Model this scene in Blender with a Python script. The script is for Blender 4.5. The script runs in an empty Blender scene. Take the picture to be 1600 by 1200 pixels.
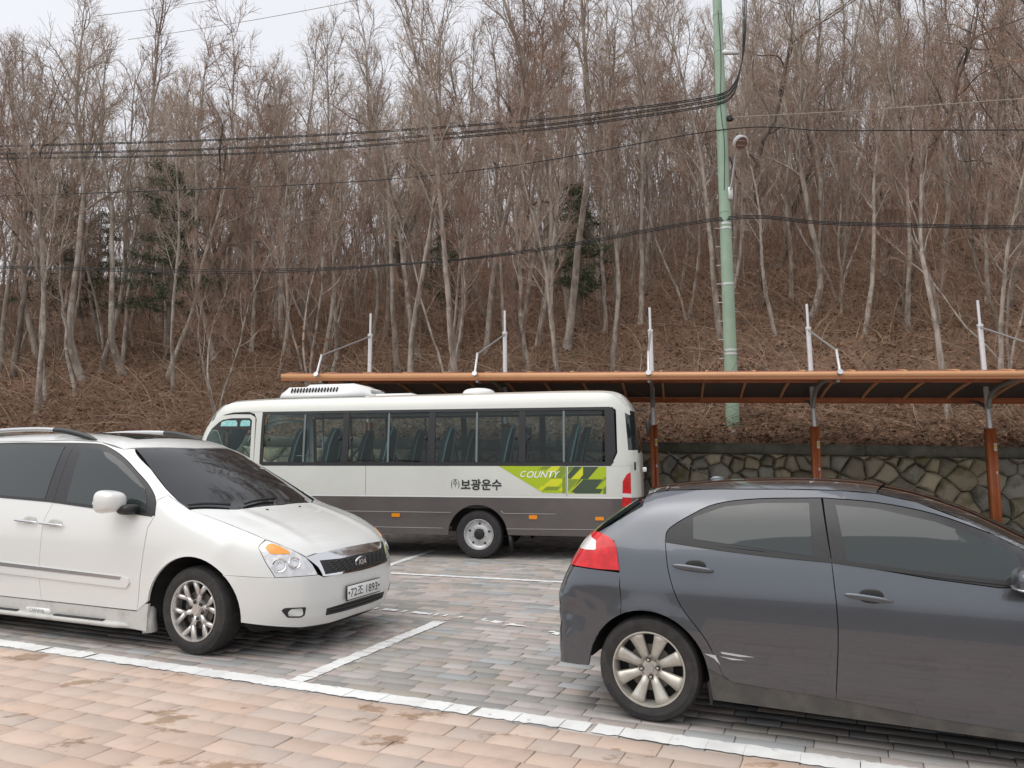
import bpy, math, random
import numpy as np
from mathutils import Matrix, Vector
from mathutils.geometry import delaunay_2d_cdt

# ------------------------------------------------------------------ camera, sky, sun, exposure
scene = bpy.context.scene
FPX = 1190.0                       # focal length in photo pixels (1600 wide)
PITCH = math.atan(110 / FPX)
CAM_H = 1.61
ROLL = 0.0087
cam_data = bpy.data.cameras.new('camera')
cam_data.sensor_width = 36.0
cam_data.lens = 36.0 * FPX / 1600.0
cam_data.clip_start = 0.05
cam_data.clip_end = 2000.0
cam = bpy.data.objects.new('camera', cam_data)
scene.collection.objects.link(cam)
cam.matrix_world = Matrix.Translation((0, 0, CAM_H)) @ Matrix.Rotation(math.pi / 2 + PITCH, 4, 'X') @ Matrix.Rotation(-ROLL, 4, 'Z')
scene.camera = cam

SUN_EL, SUN_AZ = math.radians(66), math.radians(240)      # azimuth clockwise from +Y: the light comes from behind the camera, left
world = bpy.data.worlds.new('World')
scene.world = world
world.use_nodes = True
wn, wl = world.node_tree.nodes, world.node_tree.links
wn.clear()
sky = wn.new('ShaderNodeTexSky'); sky.sky_type = 'NISHITA'; sky.sun_disc = False
sky.sun_elevation = SUN_EL; sky.sun_rotation = SUN_AZ
sky.air_density = 1.2; sky.dust_density = 4.0; sky.ozone_density = 1.0
hs = wn.new('ShaderNodeHueSaturation'); hs.inputs['Saturation'].default_value = 0.30
ovc = wn.new('ShaderNodeMix'); ovc.data_type = 'RGBA'; ovc.inputs['Factor'].default_value = 0.55   # an even cloud layer over the clear sky
ovc.inputs['B'].default_value = (7.7, 7.75, 8.1, 1)
bg = wn.new('ShaderNodeBackground'); bg.inputs['Strength'].default_value = 0.125
wo = wn.new('ShaderNodeOutputWorld')
wl.new(sky.outputs[0], hs.inputs['Color']); wl.new(hs.outputs[0], ovc.inputs['A'])
wl.new(ovc.outputs['Result'], bg.inputs['Color']); wl.new(bg.outputs[0], wo.inputs['Surface'])

sun_data = bpy.data.lights.new('sun', 'SUN')
sun_data.energy = 1.2
sun_data.angle = math.radians(70)
sun_data.color = (1.0, 0.955, 0.89)
sun = bpy.data.objects.new('sun', sun_data)
scene.collection.objects.link(sun)
sdir = Vector((math.sin(SUN_AZ) * math.cos(SUN_EL), math.cos(SUN_AZ) * math.cos(SUN_EL), math.sin(SUN_EL)))
sun.rotation_euler = sdir.to_track_quat('Z', 'Y').to_euler()
sun.location = (0, 0, 40)

scene.view_settings.view_transform = 'Standard'
scene.view_settings.look = 'None'
scene.view_settings.gamma = 1.0
scene.view_settings.use_curve_mapping = False
scene.view_settings.exposure = 0.30

# ------------------------------------------------------------------ pixel helpers (photo pixel -> direction; distance always comes from a surface)
def pix_ray(px, py):
    dx, dy = px - 800.0, py - 600.0
    u = (dx * math.cos(ROLL) - dy * math.sin(ROLL)) / FPX
    v = -(dx * math.sin(ROLL) + dy * math.cos(ROLL)) / FPX
    return np.array([u, math.cos(PITCH) - math.sin(PITCH) * v, math.sin(PITCH) + math.cos(PITCH) * v])
CAM = np.array([0, 0, CAM_H])
def pix_ground(px, py, z=0.0):
    d = pix_ray(px, py)
    return CAM + d * ((z - CAM_H) / d[2])
def pix_at_y(px, py, Y):
    d = pix_ray(px, py)
    return CAM + d * (Y / d[1])
def project(p):
    x, y, z = p[0], p[1], p[2] - CAM_H
    f = y * math.cos(PITCH) + z * math.sin(PITCH)
    if f < 0.05:
        return (-9999, -9999, f)
    a = FPX * x / f
    b = -FPX * (-y * math.sin(PITCH) + z * math.cos(PITCH)) / f
    return (800 + a * math.cos(ROLL) + b * math.sin(ROLL), 600 - a * math.sin(ROLL) + b * math.cos(ROLL), f)
# ------------------------------------------------------------------ object helpers
rng = np.random.default_rng(11)
rnd = random.Random(5)
COL = scene.collection

def tag(o, label=None, cat=None, group=None, kind=None):
    if label: o['label'] = label
    if cat: o['category'] = cat
    if group: o['group'] = group
    if kind: o['kind'] = kind
    return o

def empty(name, loc=(0, 0, 0), rz=0.0, parent=None):
    o = bpy.data.objects.new(name, None)
    o.empty_display_size = 0.2
    COL.objects.link(o)
    o.location = loc
    o.rotation_euler = (0, 0, rz)
    o.parent = parent
    return o

def link_mesh(name, me, parent=None):
    o = bpy.data.objects.new(name, me)
    COL.objects.link(o)
    o.parent = parent
    return o

def np_mesh(name, V, Fs, mat=None, smooth=False, col=None):
    """V (n,3); Fs list of faces (lists) or an (m,k) int array"""
    me = bpy.data.meshes.new(name)
    V = np.asarray(V, dtype=np.float32)
    if isinstance(Fs, np.ndarray):
        m, k = Fs.shape
        loops = Fs.astype(np.int32).ravel()
        starts = np.arange(m, dtype=np.int32) * k
        tot = np.full(m, k, dtype=np.int32)
    else:
        tot = np.array([len(f) for f in Fs], dtype=np.int32)
        starts = np.concatenate([[0], np.cumsum(tot)[:-1]]).astype(np.int32)
        loops = np.array([i for f in Fs for i in f], dtype=np.int32)
    me.vertices.add(len(V)); me.vertices.foreach_set('co', V.ravel())
    me.loops.add(len(loops)); me.loops.foreach_set('vertex_index', loops)
    me.polygons.add(len(tot)); me.polygons.foreach_set('loop_start', starts)
    me.polygons.foreach_set('loop_total', tot)
    if smooth:
        me.polygons.foreach_set('use_smooth', np.ones(len(tot), dtype=bool))
    if col is not None:
        at = me.color_attributes.new('tint', 'FLOAT_COLOR', 'POINT')
        c = np.ones((len(V), 4), dtype=np.float32); c[:, :3] = col
        at.data.foreach_set('color', c.ravel())
    me.update(calc_edges=True)
    me.validate()
    if mat is not None:
        me.materials.append(mat)
    return me

class MB:
    """collects boxes, tubes and polygons into ONE mesh"""
    def __init__(s): s.V = []; s.F = []; s.n = 0
    def add(s, V, F):
        V = np.asarray(V, float)
        s.V.append(V); s.F += [[i + s.n for i in f] for f in F]; s.n += len(V)
        return s
    def box(s, c, size, rz=0.0, bev=0.0, M=None):
        hx, hy, hz = [d / 2 for d in size]
        b = min(bev, hx * .9, hy * .9, hz * .9)
        if b <= 0:
            V = np.array([[sx * hx, sy * hy, sz * hz] for sz in (-1, 1) for sy in (-1, 1) for sx in (-1, 1)])
            F = [[0, 2, 3, 1], [4, 5, 7, 6], [0, 1, 5, 4], [2, 6, 7, 3], [0, 4, 6, 2], [1, 3, 7, 5]]
        else:
            rings = []
            for z, ins in ((-hz, b), (-hz + b, 0), (hz - b, 0), (hz, b)):
                x, y = hx - ins, hy - ins
                rings.append([[-x + b * (ins == 0), -y, z], [x - b * (ins == 0), -y, z], [x, -y + b * (ins == 0), z], [x, y - b * (ins == 0), z],
                              [x - b * (ins == 0), y, z], [-x + b * (ins == 0), y, z], [-x, y - b * (ins == 0), z], [-x, -y + b * (ins == 0), z]])
            V = np.array([p for r in rings for p in r])
            F = [list(range(7, -1, -1)), list(range(24, 32))]
            for k in range(3):
                for i in range(8):
                    F.append([k * 8 + i, k * 8 + (i + 1) % 8, k * 8 + 8 + (i + 1) % 8, k * 8 + 8 + i])
        c_, s_ = math.cos(rz), math.sin(rz)
        V = V @ np.array([[c_, s_, 0], [-s_, c_, 0], [0, 0, 1]])
        if M is not None: V = V @ np.asarray(M).T
        return s.add(V + np.asarray(c), F)
    def tube(s, P, R, sides=8, cap=True):
        V, F = tube_arrays(np.asarray(P, float), R, sides)
        F = F.tolist()
        if cap:
            n = len(V)
            F.append(list(range(sides))[::-1]); F.append(list(range(n - sides, n)))
        return s.add(V, F)
    def lathe(s, prof, axis='y', sides=32, center=(0, 0, 0)):
        """prof: list of (axial, radius) ; closed along the profile only if first==last"""
        V = []; F = []
        m = len(prof)
        for i in range(sides):
            a = 2 * math.pi * i / sides
            for (h, r) in prof:
                if axis == 'y': V.append((r * math.cos(a), h, r * math.sin(a)))
                else: V.append((r * math.cos(a), r * math.sin(a), h))
        for i in range(sides):
            j = (i + 1) % sides
            for k in range(m - 1):
                F.append([i * m + k, j * m + k, j * m + k + 1, i * m + k + 1])
        return s.add(np.array(V) + np.asarray(center), F)
    def prism(s, poly, y0, y1, axes='xz'):
        """polygon in (x,z) extruded along y (axes 'xz'), or in (x,y) along z ('xy'), or (y,z) along x ('yz')"""
        n = len(poly)
        def P(a, b, h):
            return {'xz': (a, h, b), 'xy': (a, b, h), 'yz': (h, a, b)}[axes]
        V = [P(a, b, y0) for a, b in poly] + [P(a, b, y1) for a, b in poly]
        F = [list(range(n)), list(range(2 * n - 1, n - 1, -1))]
        for i in range(n):
            j = (i + 1) % n
            F.append([i, i + n, j + n, j])
        return s.add(V, F)
    def build(s, name, mat, parent=None, smooth=False, col=None):
        if not s.V: s.add([(0, 0, 0)], [])
        me = np_mesh(name, np.concatenate(s.V), s.F, mat, smooth, col)
        if smooth: sharpen(me)
        return link_mesh(name, me, parent)

def sharpen(me, ang=40):
    try: me.set_sharp_from_angle(angle=math.radians(ang))
    except Exception: pass

def frames(P):
    T = np.gradient(P, axis=0)
    T /= np.linalg.norm(T, axis=1)[:, None] + 1e-9
    ref = np.array([0.31, 0.17, 0.93]) if abs(T[0] @ np.array([0.31, 0.17, 0.93])) < .9 else np.array([1., .1, 0])
    A = np.cross(T, ref); A /= np.linalg.norm(A, axis=1)[:, None] + 1e-9
    return A, np.cross(T, A)

def tube_arrays(P, R, sides=6):
    P = np.asarray(P, float); n = len(P)
    R = np.broadcast_to(np.asarray(R, float), (n,))
    A, B = frames(P)
    a = np.arange(sides) * 2 * math.pi / sides
    V = P[:, None, :] + R[:, None, None] * (np.cos(a)[None, :, None] * A[:, None, :] + np.sin(a)[None, :, None] * B[:, None, :])
    i = np.arange(n - 1)[:, None] * sides; k = np.arange(sides)[None, :]; k2 = (k + 1) % sides
    F = np.stack([i + k, i + k2, i + sides + k2, i + sides + k], -1).reshape(-1, 4)
    return V.reshape(-1, 3), F

def smooth_path(pts, n=8):
    """Catmull-Rom through the points"""
    P = np.asarray(pts, float)
    Q = np.vstack([2 * P[0] - P[1], P, 2 * P[-1] - P[-2]])
    out = []
    for i in range(1, len(Q) - 2):
        for t in np.linspace(0, 1, n, endpoint=False):
            p0, p1, p2, p3 = Q[i - 1], Q[i], Q[i + 1], Q[i + 2]
            out.append(.5 * ((2 * p1) + (-p0 + p2) * t + (2 * p0 - 5 * p1 + 4 * p2 - p3) * t * t + (-p0 + 3 * p1 - 3 * p2 + p3) * t ** 3))
    out.append(P[-1])
    return np.array(out)

def copy_tree(o, parent=None):
    c = o.copy(); COL.objects.link(c); c.parent = parent
    for ch in list(o.children): copy_tree(ch, c)
    return c

# ------------------------------------------------------------------ materials
MATS = {}
def mat(name, color=(.5, .5, .5), rough=.5, metal=0.0, coat=0.0, spec=None, ior=None, noise=None, noise2=None, bump=None, tint=False, emit=None, coords='Object', coat_rough=.03, spots=None):
    """noise=(scale, colour2, lo, hi): mixes a second colour; noise2 likewise; bump=(scale, strength, distance)"""
    if name in MATS: return MATS[name]
    m = bpy.data.materials.new(name); m.use_nodes = True
    nt = m.node_tree; N, L = nt.nodes, nt.links
    b = N['Principled BSDF']
    b.inputs['Base Color'].default_value = (*color, 1)
    b.inputs['Roughness'].default_value = rough
    b.inputs['Metallic'].default_value = metal
    b.inputs['Coat Weight'].default_value = coat
    b.inputs['Coat Roughness'].default_value = coat_rough
    if spec is not None: b.inputs['Specular IOR Level'].default_value = spec
    if ior is not None: b.inputs['IOR'].default_value = ior
    tc = N.new('ShaderNodeTexCoord')
    geo = N.new('ShaderNodeNewGeometry')
    src = geo.outputs['Position'] if coords == 'World' else tc.outputs[coords]
    cur = None
    if tint:
        at = N.new('ShaderNodeAttribute'); at.attribute_name = 'tint'
        cur = at.outputs['Color']
    def mixin(cur, spec_, mode='MIX'):
        sc_, c2, lo, hi = spec_[:4]
        nz = N.new('ShaderNodeTexNoise'); nz.inputs['Scale'].default_value = sc_
        nz.inputs['Detail'].default_value = 6; nz.inputs['Roughness'].default_value = .62
        if len(spec_) > 4:
            mp = N.new('ShaderNodeMapping'); mp.inputs['Scale'].default_value = spec_[4]
            L.new(src, mp.inputs['Vector']); L.new(mp.outputs[0], nz.inputs['Vector'])
        else:
            L.new(src, nz.inputs['Vector'])
        mr = N.new('ShaderNodeMapRange'); mr.inputs['From Min'].default_value = lo; mr.inputs['From Max'].default_value = hi
        L.new(nz.outputs['Fac'], mr.inputs['Value'])
        mx = N.new('ShaderNodeMix'); mx.data_type = 'RGBA'; mx.blend_type = mode
        L.new(mr.outputs[0], mx.inputs['Factor'])
        if cur is None: mx.inputs['A'].default_value = (*color, 1)
        else: L.new(cur, mx.inputs['A'])
        mx.inputs['B'].default_value = (*c2, 1)
        return mx.outputs['Result']
    if noise: cur = mixin(cur, noise)
    if noise2: cur = mixin(cur, noise2)
    if spots: cur = mixin(cur, spots, 'MULTIPLY')
    if cur is not None: L.new(cur, b.inputs['Base Color'])
    if bump:
        nz = N.new('ShaderNodeTexNoise'); nz.inputs['Scale'].default_value = bump[0]; nz.inputs['Detail'].default_value = 5
        L.new(src, nz.inputs['Vector'])
        bp = N.new('ShaderNodeBump'); bp.inputs['Strength'].default_value = bump[1]; bp.inputs['Distance'].default_value = bump[2]
        L.new(nz.outputs['Fac'], bp.inputs['Height']); L.new(bp.outputs[0], b.inputs['Normal'])
    if emit: b.inputs['Emission Color'].default_value = (*emit[0], 1); b.inputs['Emission Strength'].default_value = emit[1]
    MATS[name] = m
    return m

def clear_glass(name, tintc, refl=1.5):
    if name in MATS: return MATS[name]
    m = bpy.data.materials.new(name); m.use_nodes = True
    N, L = m.node_tree.nodes, m.node_tree.links
    N.remove(N['Principled BSDF'])
    tr = N.new('ShaderNodeBsdfTransparent'); tr.inputs['Color'].default_value = (*tintc, 1)
    gl = N.new('ShaderNodeBsdfGlossy'); gl.inputs['Roughness'].default_value = .015; gl.inputs['Color'].default_value = (.9, 1, 1, 1)
    fr = N.new('ShaderNodeFresnel'); fr.inputs['IOR'].default_value = refl
    mx = N.new('ShaderNodeMixShader')
    L.new(fr.outputs[0], mx.inputs[0]); L.new(tr.outputs[0], mx.inputs[1]); L.new(gl.outputs[0], mx.inputs[2])
    L.new(mx.outputs[0], N['Material Output'].inputs['Surface'])
    MATS[name] = m
    return m

M_black = mat('black_plastic', (.018, .018, .019), .45)
M_trim = mat('satin_black_trim', (.018, .018, .02), .4, noise=(40, (.025, .025, .027), .4, .7))
M_dark = mat('underbody_black', (.006, .006, .006), .9)
M_chrome = mat('chrome', (.75, .75, .76), .08, 1.0)
M_steel = mat('galvanised_steel', (.55, .56, .57), .35, .85, noise=(30, (.42, .43, .44), .35, .7))
M_rubber = mat('tyre_rubber', (.022, .021, .021), .75, noise=(14, (.05, .046, .042), .45, .8), bump=(60, .25, .004))
# ------------------------------------------------------------------ ground: paving in rows parallel to the parking line
YAW = math.radians(24.0)
U2 = np.array([math.cos(YAW), -math.sin(YAW)]); V2 = np.array([math.sin(YAW), math.cos(YAW)])
def uv(u, v, z=0.0):
    p = U2 * u + V2 * v
    return (p[0], p[1], z)

M_ground = mat('packed_sand', (.16, .14, .125), .95, noise=(.35, (.11, .10, .09), .4, .65), noise2=(9, (.2, .18, .16), .45, .7), coords='World')
MB().add([(-400, -400, -.035), (400, -400, -.035), (400, 400, -.035), (-400, 400, -.035)], [[0, 1, 2, 3]]).build('ground', M_ground)['kind'] = 'structure'

M_salmon = mat('salmon_paver', (.5, .36, .28), .85, tint=True, coords='World', noise=(5, (.40, .31, .26), .52, .75), noise2=(55, (.50, .43, .37), .55, .85),
               spots=(1.7, (.62, .55, .46), .60, .635, (1, 1.6, 1)), bump=(120, .25, .003))
M_grey = mat('grey_paver', (.3, .28, .27), .8, tint=True, coords='World', noise=(4, (.24, .225, .21), .55, .8), noise2=(40, (.46, .44, .42), .58, .85), bump=(90, .3, .003))
M_paint = mat('worn_road_paint', (.72, .73, .72), .7, coords='World', noise=(16, (.40, .38, .36), .60, .74), noise2=(3, (.6, .6, .59), .45, .7), bump=(60, .2, .002))

MB().add([uv(-11, 1.0, -.007), uv(5, 1.0, -.007), uv(8, 17, -.007), uv(-23, 17, -.007)], [[0, 1, 2, 3]]).build('joint_sand', mat('joint_sand', (.15, .13, .11), .95, coords='World', noise=(7, (.08, .07, .06), .42, .6)))['kind'] = 'structure'
SALMON = [(.51, .38, .30), (.50, .38, .31), (.52, .40, .325), (.48, .38, .32), (.48, .37, .30), (.51, .405, .335), (.45, .37, .32)]
GREY = [(0.344, 0.318, 0.297), (0.370, 0.318, 0.297), (0.292, 0.280, 0.267), (0.387, 0.344, 0.323), (0.327, 0.297, 0.258), (0.318, 0.327, 0.331), (0.267, 0.254, 0.232), (0.404, 0.374, 0.353), (0.370, 0.310, 0.275), (0.249, 0.245, 0.237)]

def paver_geo(u0, u1, v0, v1, dz, tilt=(0, 0), gap=.0022, ch=.004, depth=.045):
    u0 += gap; u1 -= gap; v0 += gap; v1 -= gap
    ring = []
    for (ins, z) in ((0, -depth), (0, dz - ch), (ch, dz)):
        for (a, b) in ((u0 + ins, v0 + ins), (u1 - ins, v0 + ins), (u1 - ins, v1 - ins), (u0 + ins, v1 - ins)):
            zz = z + (tilt[0] * (a - u0) + tilt[1] * (b - v0) if z > -.02 else 0)
            ring.append(uv(a, b, zz))
    F = [[8, 9, 10, 11]]
    for k in (0, 4):
        for i in range(4):
            F.append([k + i, k + (i + 1) % 4, k + 4 + (i + 1) % 4, k + 4 + i])
    return np.array(ring), F

def pave(name, label, rows, lengths, palette, material, urange, rs, tintvar):
    root = empty(name); tag(root, label, kind='structure')
    cells = []
    for (v0, v1) in rows:
        u = urange(v0)[0] - rs.random() * .4
        last = None
        while u < urange(v0)[1]:
            ln = rs.choice(lengths)
            c = rs.choice(palette)
            k = 1 + rs.uniform(-tintvar, tintvar)
            cells.append((u, u + ln, v0, v1, tuple(min(.9, x * k) for x in c)))
            u += ln
    def size(c):
        p = project(uv((c[0] + c[1]) / 2, (c[2] + c[3]) / 2))
        if not (-40 < p[0] < 1640 and -40 < p[1] < 1240): return 0
        return 1 / p[2] ** 3 * (c[1] - c[0])
    order = sorted(range(len(cells)), key=lambda i: -size(cells[i]))
    near = set(i for i in order[:300] if size(cells[i]) > 0)
    rest = MB(); rc = []
    for i, c in enumerate(cells):
        V, F = paver_geo(*c[:4], rs.uniform(-.0025, .0025), (rs.uniform(-.006, .006), rs.uniform(-.012, .012)))
        if i in near:
            org = V[8:12].mean(0)
            o = link_mesh('paver', np_mesh('paver', V - org, F, material, col=np.tile(c[4], (len(V), 1))), root)
            o.location = org
        else:
            rest.add(V, F); rc.append(np.tile(c[4], (len(V), 1)))
    r = rest.build('far_pavers', material, root, col=np.concatenate(rc)); r['kind'] = 'stuff'
    return cells

rs = random.Random(3)
srows = [(4.342 - .1745 * (k + 1), 4.342 - .1745 * k) for k in range(22)]
salmon_cells = pave('salmon_paving', 'salmon pink block paving in front of the white line', srows, (.26, .26, .35, .43), SALMON, M_salmon, lambda v: (-9.5, 4.5), rs, .05)
grows = [(4.342, 4.508)] + [(4.508 + .1225 * k, 4.508 + .1225 * (k + 1)) for k in range(98)]
grey_cells = pave('grey_paving', 'mottled grey and brown block paving of the parking bays', grows, (.285, .285, .285, .2, .37), GREY, M_grey,
                  lambda v: (-10.5 - (v - 4) * .9, 6.5 - (v - 4) * .1), rs, .08)

# painted lines: clipped paver by paver, so that the joints stay open
def clip(poly, u0, u1, v0, v1):
    def half(P, f):
        out = []
        for i in range(len(P)):
            a, b = P[i], P[(i + 1) % len(P)]
            fa, fb = f(a), f(b)
            if fa >= 0: out.append(a)
            if fa * fb < 0:
                t = fa / (fa - fb); out.append((a[0] + (b[0] - a[0]) * t, a[1] + (b[1] - a[1]) * t))
        return out
    for f in (lambda p: p[0] - u0, lambda p: u1 - p[0], lambda p: p[1] - v0, lambda p: v1 - p[1]):
        if len(poly) < 3: return []
        poly = half(poly, f)
    return poly

def ragged(p0, p1, width, rag=.018, step=.035):
    """outline of a hand-worn stripe from p0 to p1 (uv)"""
    p0, p1 = np.array(p0), np.array(p1); d = p1 - p0; Ln = np.linalg.norm(d); d /= Ln; n = np.array([-d[1], d[0]])
    k = max(2, int(Ln / step))
    segs = []
    wl_ = [width / 2 + rs.uniform(-rag, rag * .3) for _ in range(k + 1)]
    wr_ = [width / 2 + rs.uniform(-rag, rag * .3) for _ in range(k + 1)]
    for i in range(k):
        a = p0 + d * Ln * i / k; b = p0 + d * Ln * (i + 1) / k
        segs.append([tuple(a - n * wr_[i]), tuple(b - n * wr_[i + 1]), tuple(b + n * wl_[i + 1]), tuple(a + n * wl_[i])])
    return segs

def painted_line(name, label, stripes, cells, keep=1.0, faded=None):
    mb = MB()
    for (p0, p1, w) in stripes:
        us = [p0[0], p1[0]]; vs = [p0[1], p1[1]]
        near_cells = [c for c in cells if c[1] > min(us) - w and c[0] < max(us) + w and c[3] > min(vs) - w and c[2] < max(vs) + w]
        segs = ragged(p0, p1, w)
        for c in near_cells:
            if rs.random() > keep: continue
            g = .0006 if rs.random() < .7 else .004
            for sg in segs:
                if faded and rs.random() < faded: continue
                P = clip(sg, c[0] + g, c[1] - g, c[2] + g, c[3] - g)
                if len(P) >= 3:
                    V = [uv(a, b, .0065) for a, b in P]
                    mb.add(V, [list(range(len(P)))])
    o = mb.build(name, M_paint); tag(o, label, kind='structure')
    return o
allc = salmon_cells + grey_cells
painted_line('bay_front_line', 'long white painted line between salmon and grey paving', [((-10.5, 4.432), (3.2, 4.432), .165)], grey_cells, faded=.015)
painted_line('bay_divider_line', 'white painted line across the grey paving between the parked cars', [((-3.725, 4.515), (-3.725, 6.62), .145)], grey_cells, faded=.03)
painted_line('bay_back_line', 'thin white line on the grey paving behind the cars', [((-8.2, 8.87), (-2.0, 9.27), .11)], grey_cells)
painted_line('bus_bay_line', 'white line running under the minibus', [((-6.27, 9.4), (-6.56, 11.4), .13)], grey_cells)
painted_line('worn_line', 'worn patchy white line at the end of the divider', [((-4.9, 6.93), (-3.55, 6.86), .10), ((-3.4, 6.86), (-2.2, 6.47), .10)], grey_cells, keep=.75, faded=.45)

# ------------------------------------------------------------------ retaining wall of rubble stones with a concrete cap
WA = 0.208                                           # the wall, the shelter posts run along this direction
WU = np.array([math.cos(WA), -math.sin(WA)]); WN = np.array([-math.sin(WA), -math.cos(WA)])   # along, toward the car park
P0 = np.array([-3.078, 16.319])                      # first shelter post
def wl3(s, n, z):
    p = P0 + WU * s + WN * n
    return np.array([p[0], p[1], z])
def cap_top(s): return 1.835 - .0262 * (s - 6.0)
WALL_N = -.52                                        # wall face lies behind the posts
M_stone = mat('rubble_stone', (.2, .18, .15), .9, tint=True, noise=(3.5, (.10, .09, .075), .5, .75), noise2=(2.2, (.13, .125, .05), .56, .72), bump=(9, .9, .03))
M_mortar = mat('dark_joint', (.085, .078, .062), .95)
M_conc = mat('mossy_concrete', (.15, .145, .12), .92, noise=(1.8, (.075, .075, .05), .42, .62), noise2=(14, (.2, .19, .16), .55, .8), bump=(25, .4, .01))
wall_root = empty('stone_wall', tuple(wl3(0, WALL_N, 0))); tag(wall_root, 'rubble stone retaining wall with a mossy concrete cap at the hill foot', 'wall')
worg = np.array(wall_root.location)
core = MB(); S0, S1 = -22, 22
V = []
for s in (S0, S1):
    for n, z in ((WALL_N - .03, -.1), (WALL_N - .09, cap_top(s) - .1), (WALL_N - .6, cap_top(s) - .1), (WALL_N - .6, -.1)):
        V.append(wl3(s, n, z) - worg)
core.add(V, [[0, 1, 5, 4], [1, 2, 6, 5], [2, 3, 7, 6], [0, 3, 2, 1], [4, 5, 6, 7], [0, 4, 7, 3]])
core.build('mortar_core', M_mortar, wall_root)
for k in range(11):
    s0, s1 = S0 + 4 * k, S0 + 4 * (k + 1) - .012
    mb = MB(); V = []
    for s in np.linspace(s0, s1, 9):
        w = rs.uniform(-.006, .006)
        for n, z in ((WALL_N + .03 + w, cap_top(s) - .2), (WALL_N + .03 + w, cap_top(s) - .015), (WALL_N + .015 + w, cap_top(s)), (WALL_N - .34, cap_top(s)), (WALL_N - .34, cap_top(s) - .2)):
            V.append(wl3(s, n, z) - worg)
    F = []
    for i in range(8):
        for j in range(5):
            F.append([i * 5 + j, i * 5 + (j + 1) % 5, i * 5 + 5 + (j + 1) % 5, i * 5 + 5 + j])
    F += [[4, 3, 2, 1, 0], [40, 41, 42, 43, 44]]
    mb.add(V, F).build('cap_stone', M_conc, wall_root)
# stones: Voronoi cells in the wall face
pts = []
tries = 0
rw = random.Random(8)
while tries < 9000:
    tries += 1
    p = (rw.uniform(-9, 15.5), rw.uniform(0, 1.62)); r = rw.choice((.28, .36, .46, .54))
    if p[1] > 1.35: r *= .55
    if all((p[0] - q[0]) ** 2 + ((p[1] - q[1]) * 1.25) ** 2 > ((r + q[2]) / 2) ** 2 for q in pts):
        pts.append((p[0], p[1], r))
stone_cols = [(0.325, 0.281, 0.206), (0.263, 0.231, 0.169), (0.388, 0.338, 0.250), (0.294, 0.275, 0.206), (0.225, 0.200, 0.144), (0.350, 0.300, 0.206), (0.275, 0.263, 0.225)]
for i, (a, b, r) in enumerate(pts):
    poly = [(a - 1, b - 1), (a + 1, b - 1), (a + 1, b + 1), (a - 1, b + 1)]
    for j, (c, d, _) in enumerate(pts):
        if j == i or abs(c - a) > 1.6: continue
        mx_, my_, nx_, ny_ = (a + c) / 2, (b + d) / 2, c - a, d - b
        out = []
        for k in range(len(poly)):
            p, q = poly[k], poly[(k + 1) % len(poly)]
            fp = -((p[0] - mx_) * nx_ + (p[1] - my_) * ny_); fq = -((q[0] - mx_) * nx_ + (q[1] - my_) * ny_)
            if fp >= 0: out.append(p)
            if fp * fq < 0:
                t = fp / (fp - fq); out.append((p[0] + (q[0] - p[0]) * t, p[1] + (q[1] - p[1]) * t))
        poly = out
        if len(poly) < 3: break
    if len(poly) < 3: continue
    poly = np.array([(x, min(max(y, -.05), cap_top(x) - .205)) for x, y in poly])
    # densify and roughen
    Q = []
    for k in range(len(poly)):
        p, q = poly[k], poly[(k + 1) % len(poly)]
        m_ = 1 + int(np.linalg.norm(q - p) > .18)
        for t in range(m_): Q.append(p + (q - p) * t / m_)
    Q = np.array(Q); cen = Q.mean(0); n_ = len(Q)
    Q = Q + np.array([[rw.uniform(-.014, .014), rw.uniform(-.014, .014)] for _ in range(n_)])
    def shrink(k, d): 
        v = Q - cen; L_ = np.linalg.norm(v, axis=1)[:, None]
        return cen + v * np.maximum(.15, (L_ - d) / np.maximum(L_, 1e-6)) * k
    prot = rw.uniform(.05, .13)
    rings = [(shrink(1, .003), -.06), (shrink(1, .008), prot * .25), (shrink(.95, .028), prot * .72), (shrink(.80, .03), prot * .97), (shrink(.45, .03), prot * 1.08)]
    V = []
    tx, tz = rw.uniform(-.12, .12), rw.uniform(-.14, .06)
    for (R_, dep) in rings:
        for (x, z) in R_:
            jit = rw.uniform(-.013, .013) if dep > 0 else 0
            V.append(wl3(x, WALL_N + dep + jit + (tx * (x - cen[0]) + tz * (z - cen[1])) * (dep > 0) - .05 * z / 1.6, z) - worg)
    V.append(wl3(cen[0], WALL_N + prot * 1.06 - .05 * cen[1] / 1.6, cen[1]) - worg)
    F = []
    for k in range(4):
        for j in range(n_):
            F.append([k * n_ + j, k * n_ + (j + 1) % n_, k * n_ + n_ + (j + 1) % n_, k * n_ + n_ + j])
    for j in range(n_): F.append([4 * n_ + j, 4 * n_ + (j + 1) % n_, 5 * n_])
    c = rw.choice(stone_cols); kk = rw.uniform(.8, 1.2)
    me = np_mesh('stone', V, F, M_stone, smooth=True, col=np.tile(np.array(c) * kk, (len(V), 1))); sharpen(me, 50)
    link_mesh('stone', me, wall_root)

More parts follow.
